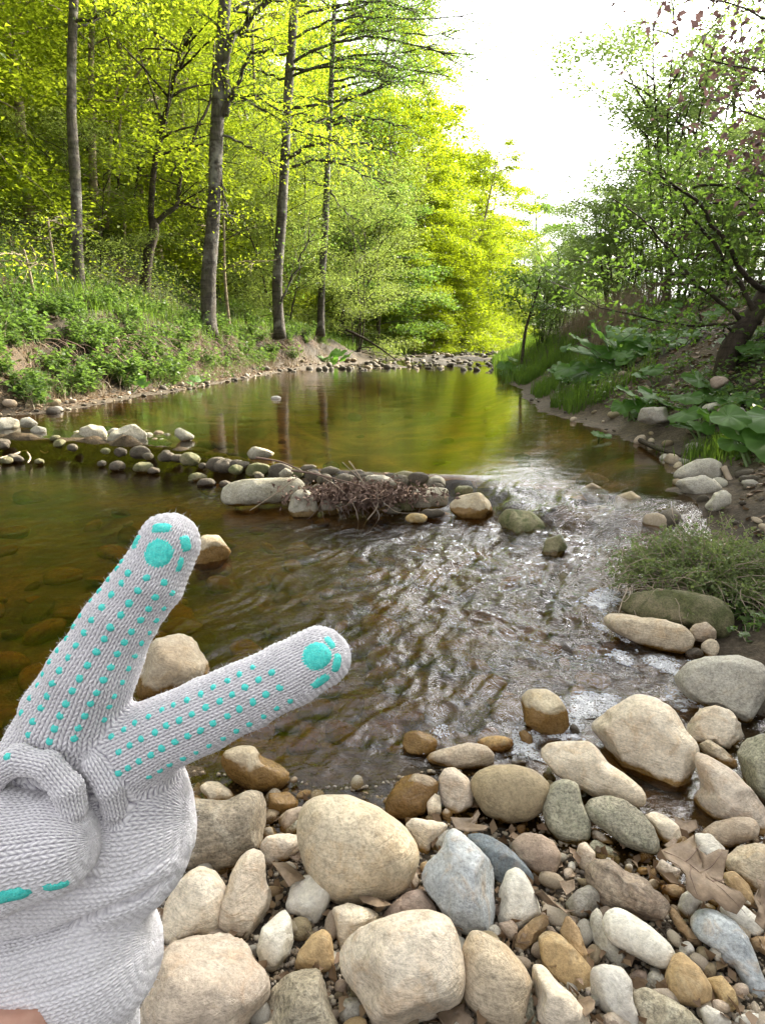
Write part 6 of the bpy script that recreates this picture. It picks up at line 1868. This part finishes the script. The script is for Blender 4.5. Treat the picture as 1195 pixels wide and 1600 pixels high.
def knit_coords(P):
    """wale (across) and course (along) coordinates of the nearest finger or band, in picture units"""
    best = None; U = np.zeros(len(P)); W = np.zeros(len(P))
    for name, bias in (('index', 0), ('middle', 0), ('thumb', -4), ('heel', 6), ('cuff', 6), ('cuff2', 6), ('heel2', 6), ('fold', -3), ('fold2', -3)):
        pts, fl = CH[name]
        acc = 0.0
        for a, b in zip(pts[:-1], pts[1:]):
            q, t = seg_d(P, a, b, fl)
            q = q + bias
            A = np.array(a[:3]); B = np.array(b[:3]); L = np.linalg.norm(B - A)
            ax = (B - A) / L; side = np.cross(ax, [0, 0, 1]); side /= np.linalg.norm(side); up = np.cross(side, ax)
            r = a[3] + (b[3] - a[3]) * t
            Q = P - A
            al = Q @ ax; s = Q @ side; z = Q @ up
            th = np.arctan2(s, z * fl)
            u = th * (0.5 * (a[3] + b[3]) if name in ('index', 'middle') else r)
            if name in ('index', 'middle'): u = th * 56.0
            w = acc + np.clip(al, -400, 400)
            if best is None: m = np.ones(len(P), bool); best = q.copy()
            else: m = q < best
            U[m] = u[m]; W[m] = w[m]; best[m] = q[m]
            acc += L
    return U, W
def build_hand():
    V, F = surface_nets(hand_sdf, (-175, 785, -165), (575, 1740, 165), 4.0)
    F = F[:, ::-1]
    V, F = subdivide(V, F)
    eps = 1.5
    def grad(P):
        g = np.stack([hand_sdf(P + np.eye(3)[i] * eps) - hand_sdf(P - np.eye(3)[i] * eps) for i in range(3)], 1)
        return g / (np.linalg.norm(g, axis=1)[:, None] + 1e-9)
    # Newton step onto the surface
    N = grad(V); V = V - hand_sdf(V)[:, None] * N
    # extra detail only where the stitches face the viewer
    front = N[:, 2] > -0.35
    keepq = front[F].all(1)
    Vf, Ff = subdivide(V, F[keepq])
    # smooth base for the dots
    base_bvh = BVHTree.FromPolygons([tuple(v) for v in V], [tuple(int(i) for i in f) for f in F])
    # rebuild: refined front + coarse back as one mesh (shared border approximated by overlap of vertices)
    back = F[~keepq]
    usedb = np.unique(back); remap = -np.ones(len(V), np.int64); remap[usedb] = np.arange(len(usedb))
    usedf = np.unique(Ff); rf = -np.ones(len(Vf), np.int64); rf[usedf] = np.arange(len(usedf))
    V2 = np.concatenate([Vf[usedf], V[usedb]]); F2 = np.concatenate([rf[Ff], remap[back] + len(usedf)])
    N2 = grad(V2)
    V2 = V2 - hand_sdf(V2)[:, None] * N2
    U, W = knit_coords(V2)
    cw = 10.2 * np.where(V2[:, 1] > 1265, 1.38, 1.0); rh_ = 8.4 * np.where(V2[:, 1] > 1265, 1.2, 1.0)
    wob = 0.35 * fbm(V2 / 30.0, 2, 95)
    fu = U / cw + wob * 0.4; c = fu - np.floor(fu) - 0.5
    ac = np.abs(c) * 2
    ph = W / rh_ + ac * 0.95 + wob
    st = (0.5 + 0.5 * np.cos(2 * math.pi * ph)) ** 0.8
    arm = np.sin(math.pi * np.clip(ac, 0, 1)) ** 0.55
    hgt = arm * (0.5 + 0.5 * st)
    amp = 3.4
    V3 = V2 + N2 * ((hgt - 0.45) * amp)[:, None]
    fuzz = fbm(V2 / 2.2, 2, 97)
    V3 = V3 + N2 * (fuzz * 0.5)[:, None]
    # yarn tone with hollow shade painted between the stitches, strongest on the stretched fingers
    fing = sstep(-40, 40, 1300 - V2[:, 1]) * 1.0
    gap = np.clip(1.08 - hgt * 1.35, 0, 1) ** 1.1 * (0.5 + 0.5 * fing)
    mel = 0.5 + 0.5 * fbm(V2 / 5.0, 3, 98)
    outer = np.array([0.88, 0.85, 0.865]); groove_shade = np.array([0.20, 0.18, 0.235])
    col = outer[None] * (0.90 + 0.16 * mel[:, None]) * (1 - gap[:, None]) + groove_shade[None] * gap[:, None]
    org = hand_pt(40, 1620, -40)
    person = empty("person", org, "outstretched arm in a pale grey knitted glove with turquoise dots, making a V sign", "person")
    Wd = hand_pt(V3[:, 0], V3[:, 1], V3[:, 2]) - org
    m, nt = new_mat("knitted_wool"); NN = NT(nt)
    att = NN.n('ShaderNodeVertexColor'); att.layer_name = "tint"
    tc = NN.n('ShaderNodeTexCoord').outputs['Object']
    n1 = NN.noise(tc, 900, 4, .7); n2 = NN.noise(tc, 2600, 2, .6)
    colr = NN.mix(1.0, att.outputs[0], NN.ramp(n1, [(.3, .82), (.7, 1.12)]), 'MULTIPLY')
    b = NN.bsdf(colr, .95, NN.bump(n1, .6, .0006), .1)
    b.inputs['Sheen Weight'].default_value = 0.35; b.inputs['Sheen Roughness'].default_value = 0.5
    NN.out(b.outputs[0])
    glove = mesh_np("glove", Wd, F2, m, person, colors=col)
    glove["label"] = "pale grey knitted work glove"
    # --- rubber grip dots, moulded onto the knit
    dm, nt = new_mat("grip_rubber"); NN = NT(nt)
    tc = NN.n('ShaderNodeTexCoord').outputs['Object']
    n1 = NN.noise(tc, 1400, 4, .7); n3 = NN.noise(tc, 500, 3, .6)
    colr = NN.mix(NN.ramp(n3, [(.4, 0), (.62, 1)]), (0.14, 0.86, 0.76), (0.06, 0.70, 0.64))
    colr = NN.mix(1.0, colr, NN.ramp(n1, [(.3, .75), (.7, 1.2)]), 'MULTIPLY')
    NN.out(NN.bsdf(colr, .6, NN.bump(n1, .8, .0008), .3).outputs[0])
    rg = random.Random(3)
    def dot(cx, cy, rx, ry, rot=0, thick=2.3, seg=14, square=0.0):
        rings = 4
        hitp = base_bvh.ray_cast(Vector((cx, cy, 400)), Vector((0, 0, -1)))
        if hitp[0] is None: return
        cp = np.array(hitp[0]); n = np.array(hitp[1]);
        if n[2] < 0: n = -n
        if n[2] < 0.22: return
        # tangent frame on the surface, so the patch wraps round the finger
        ex = np.array([1.0, 0, 0]) - n * n[0]; ex /= np.linalg.norm(ex); ey = np.cross(n, ex)
        pts, nn = [], []
        for i in range(rings + 1):
            u = i / rings
            for j in range(seg if i else 1):
                a = 2 * math.pi * j / seg
                k = 1 + square * 0.25 * abs(math.sin(2 * a)) + (rg.uniform(-.07, .07) if i == rings else 0)
                x, y = rx * u * k * math.cos(a), ry * u * k * math.sin(a)
                x, y = x * math.cos(rot) - y * math.sin(rot), x * math.sin(rot) + y * math.cos(rot)
                q = cp + ex * x + ey * y
                near = base_bvh.find_nearest(Vector(q))
                s = np.array(near[0]); m_ = np.array(near[1]);
                if m_ @ n < 0: m_ = -m_
                h = 1.2 + thick * (1 - u ** 3) if i < rings else -1.5
                h += rg.uniform(-.25, .25)
                pts.append(s + m_ * h)
        Fd = [[0, 1 + j, 1 + (j + 1) % seg] for j in range(seg)]
        for i in range(rings - 1):
            for j in range(seg):
                k = (j + 1) % seg
                Fd.append([1 + i * seg + j, 1 + (i + 1) * seg + j, 1 + (i + 1) * seg + k, 1 + i * seg + k])
        pts = np.array(pts)
        Wp = hand_pt(pts[:, 0], pts[:, 1], pts[:, 2]) - org
        c0 = Wp[0].copy()
        o = mesh_np("grip_dot", Wp - c0, Fd, dm, glove, loc=tuple(c0))
        return o
    # index finger rows (offset across the finger, start, end along)
    def row(chain, off0, off1, s0, s1, step, r, stag=0.0):
        pts = np.array(CH[chain][0])[:, :2]
        d = np.linalg.norm(np.diff(pts, axis=0), axis=1); S_ = np.concatenate([[0], np.cumsum(d)])
        s = s0 + stag * step
        while s < s1:
            x = np.interp(s, S_, pts[:, 0]); y = np.interp(s, S_, pts[:, 1])
            i = min(np.searchsorted(S_, s, side='right') - 1, len(pts) - 2)
            t = (pts[i + 1] - pts[i]) / d[i]; nn_ = np.array([-t[1], t[0]])
            u = (s - s0) / (s1 - s0); off = off0 + (off1 - off0) * u
            dot(x + nn_[0] * off + rg.uniform(-1, 1), y + nn_[1] * off + rg.uniform(-1, 1), r * rg.uniform(.86, 1.04), r * rg.uniform(.78, .98), rg.uniform(0, 3))
            s += step
    row('index', 44, 60, 52, 330, 21, 6.0, 0)
    row('index', 22, 34, 48, 372, 22, 6.8, .5)
    row('index', -6, -2, 52, 350, 22, 7.2, 0)
    row('index', -30, -34, 40, 330, 21, 6.8, .4)
    row('index', -45, -58, 60, 300, 22, 5.5, 0)
    row('middle', -30, -44, 62, 330, 23, 6.0, 0)
    row('middle', -4, -14, 56, 352, 22, 6.8, .4)
    row('middle', 20, 14, 66, 345, 22, 6.5, 0)
    row('middle', 38, 40, 80, 345, 22, 5.8, .5)
    # fingertip pads
    dot(262, 862, 25, 25, 0, 2.2, 24); dot(222, 846, 9, 13, .5, 2, 14, 1); dot(263, 824, 17, 9, 0, 2, 16, 1); dot(298, 848, 9, 14, -.3, 2, 14, 1)
    dot(289, 880, 5, 13, .5, 2, 12, 1)
    dot(500, 1017, 27, 26, 0, 2.2, 24); dot(528, 1030, 8, 16, .2, 2, 14, 1); dot(504, 1056, 17, 8, -.4, 2, 14, 1); dot(517, 1000, 12, 6, .8, 2, 12, 1)
    # edge of the thumb pads
    dot(76, 1338, 27, 11, 0.03, 2.5, 18, 1); dot(134, 1332, 20, 7, .35, 2.2, 16, 1); dot(12, 1343, 15, 10, 0, 2.5, 16, 1)
    # loose fibres standing off the knit
    rr = np.random.RandomState(8)
    k = rr.choice(len(V3), 9000, replace=False)
    P0 = V3[k]; n0 = N2[k] + rr.normal(size=(len(k), 3)) * 0.8; n0 /= np.linalg.norm(n0, axis=1)[:, None]
    t0 = np.cross(n0, rr.normal(size=(len(k), 3))); t0 /= np.linalg.norm(t0, axis=1)[:, None]
    L = rr.uniform(3, 9, len(k))[:, None]; w = 0.22
    a = P0 - t0 * w; b_ = P0 + t0 * w; mid = P0 + n0 * L * .6 + rr.normal(size=(len(k), 3)) * .9; tip = P0 + n0 * L + rr.normal(size=(len(k), 3)) * 2.4
    VV = np.stack([a, b_, mid + t0 * w * .8, mid - t0 * w * .8, tip], 1).reshape(-1, 3)
    ii = np.arange(len(k))[:, None] * 5
    FF = np.concatenate([ii + [0, 1, 2], ii + [0, 2, 3], ii + [3, 2, 4]])
    wm = plain_mat("wool_fibre", (0.72, 0.70, 0.72), .9, .05)
    fz = mesh_np("wool_fuzz", hand_pt(VV[:, 0], VV[:, 1], VV[:, 2]) - org, FF, wm, glove, smooth=False); fz["kind"] = "stuff"
    # --- forearm, skin showing at the lower edge
    sk, nt = new_mat("skin"); NN = NT(nt)
    tc = NN.n('ShaderNodeTexCoord').outputs['Object']; n1 = NN.noise(tc, 120, 4, .6)
    c_ = NN.mix(NN.ramp(n1, [(.35, 0), (.65, 1)]), (0.56, 0.30, 0.22), (0.62, 0.36, 0.27))
    b = NN.bsdf(c_, .5, NN.bump(n1, .2, .001), .3); b.inputs['Subsurface Weight'].default_value = 0.08; b.inputs['Subsurface Radius'].default_value = (.01, .004, .002)
    NN.out(b.outputs[0])
    pts = [(40, 1560, 10, 70), (40, 1640, 34, 92), (20, 1750, 44, 104), (-20, 1900, 60, 118), (-80, 2150, 90, 135), (-160, 2450, 120, 150)]
    mb = MB()
    pw = smooth_path([hand_pt(p_[0], p_[1], p_[2]) for p_ in pts], 24) - org
    rad = np.interp(np.linspace(0, 5, 24), range(6), [p_[3] * MM * 0.62 for p_ in pts])
    mb.tube(pw, rad, 28); mb.build("forearm", sk, person)
build_hand()
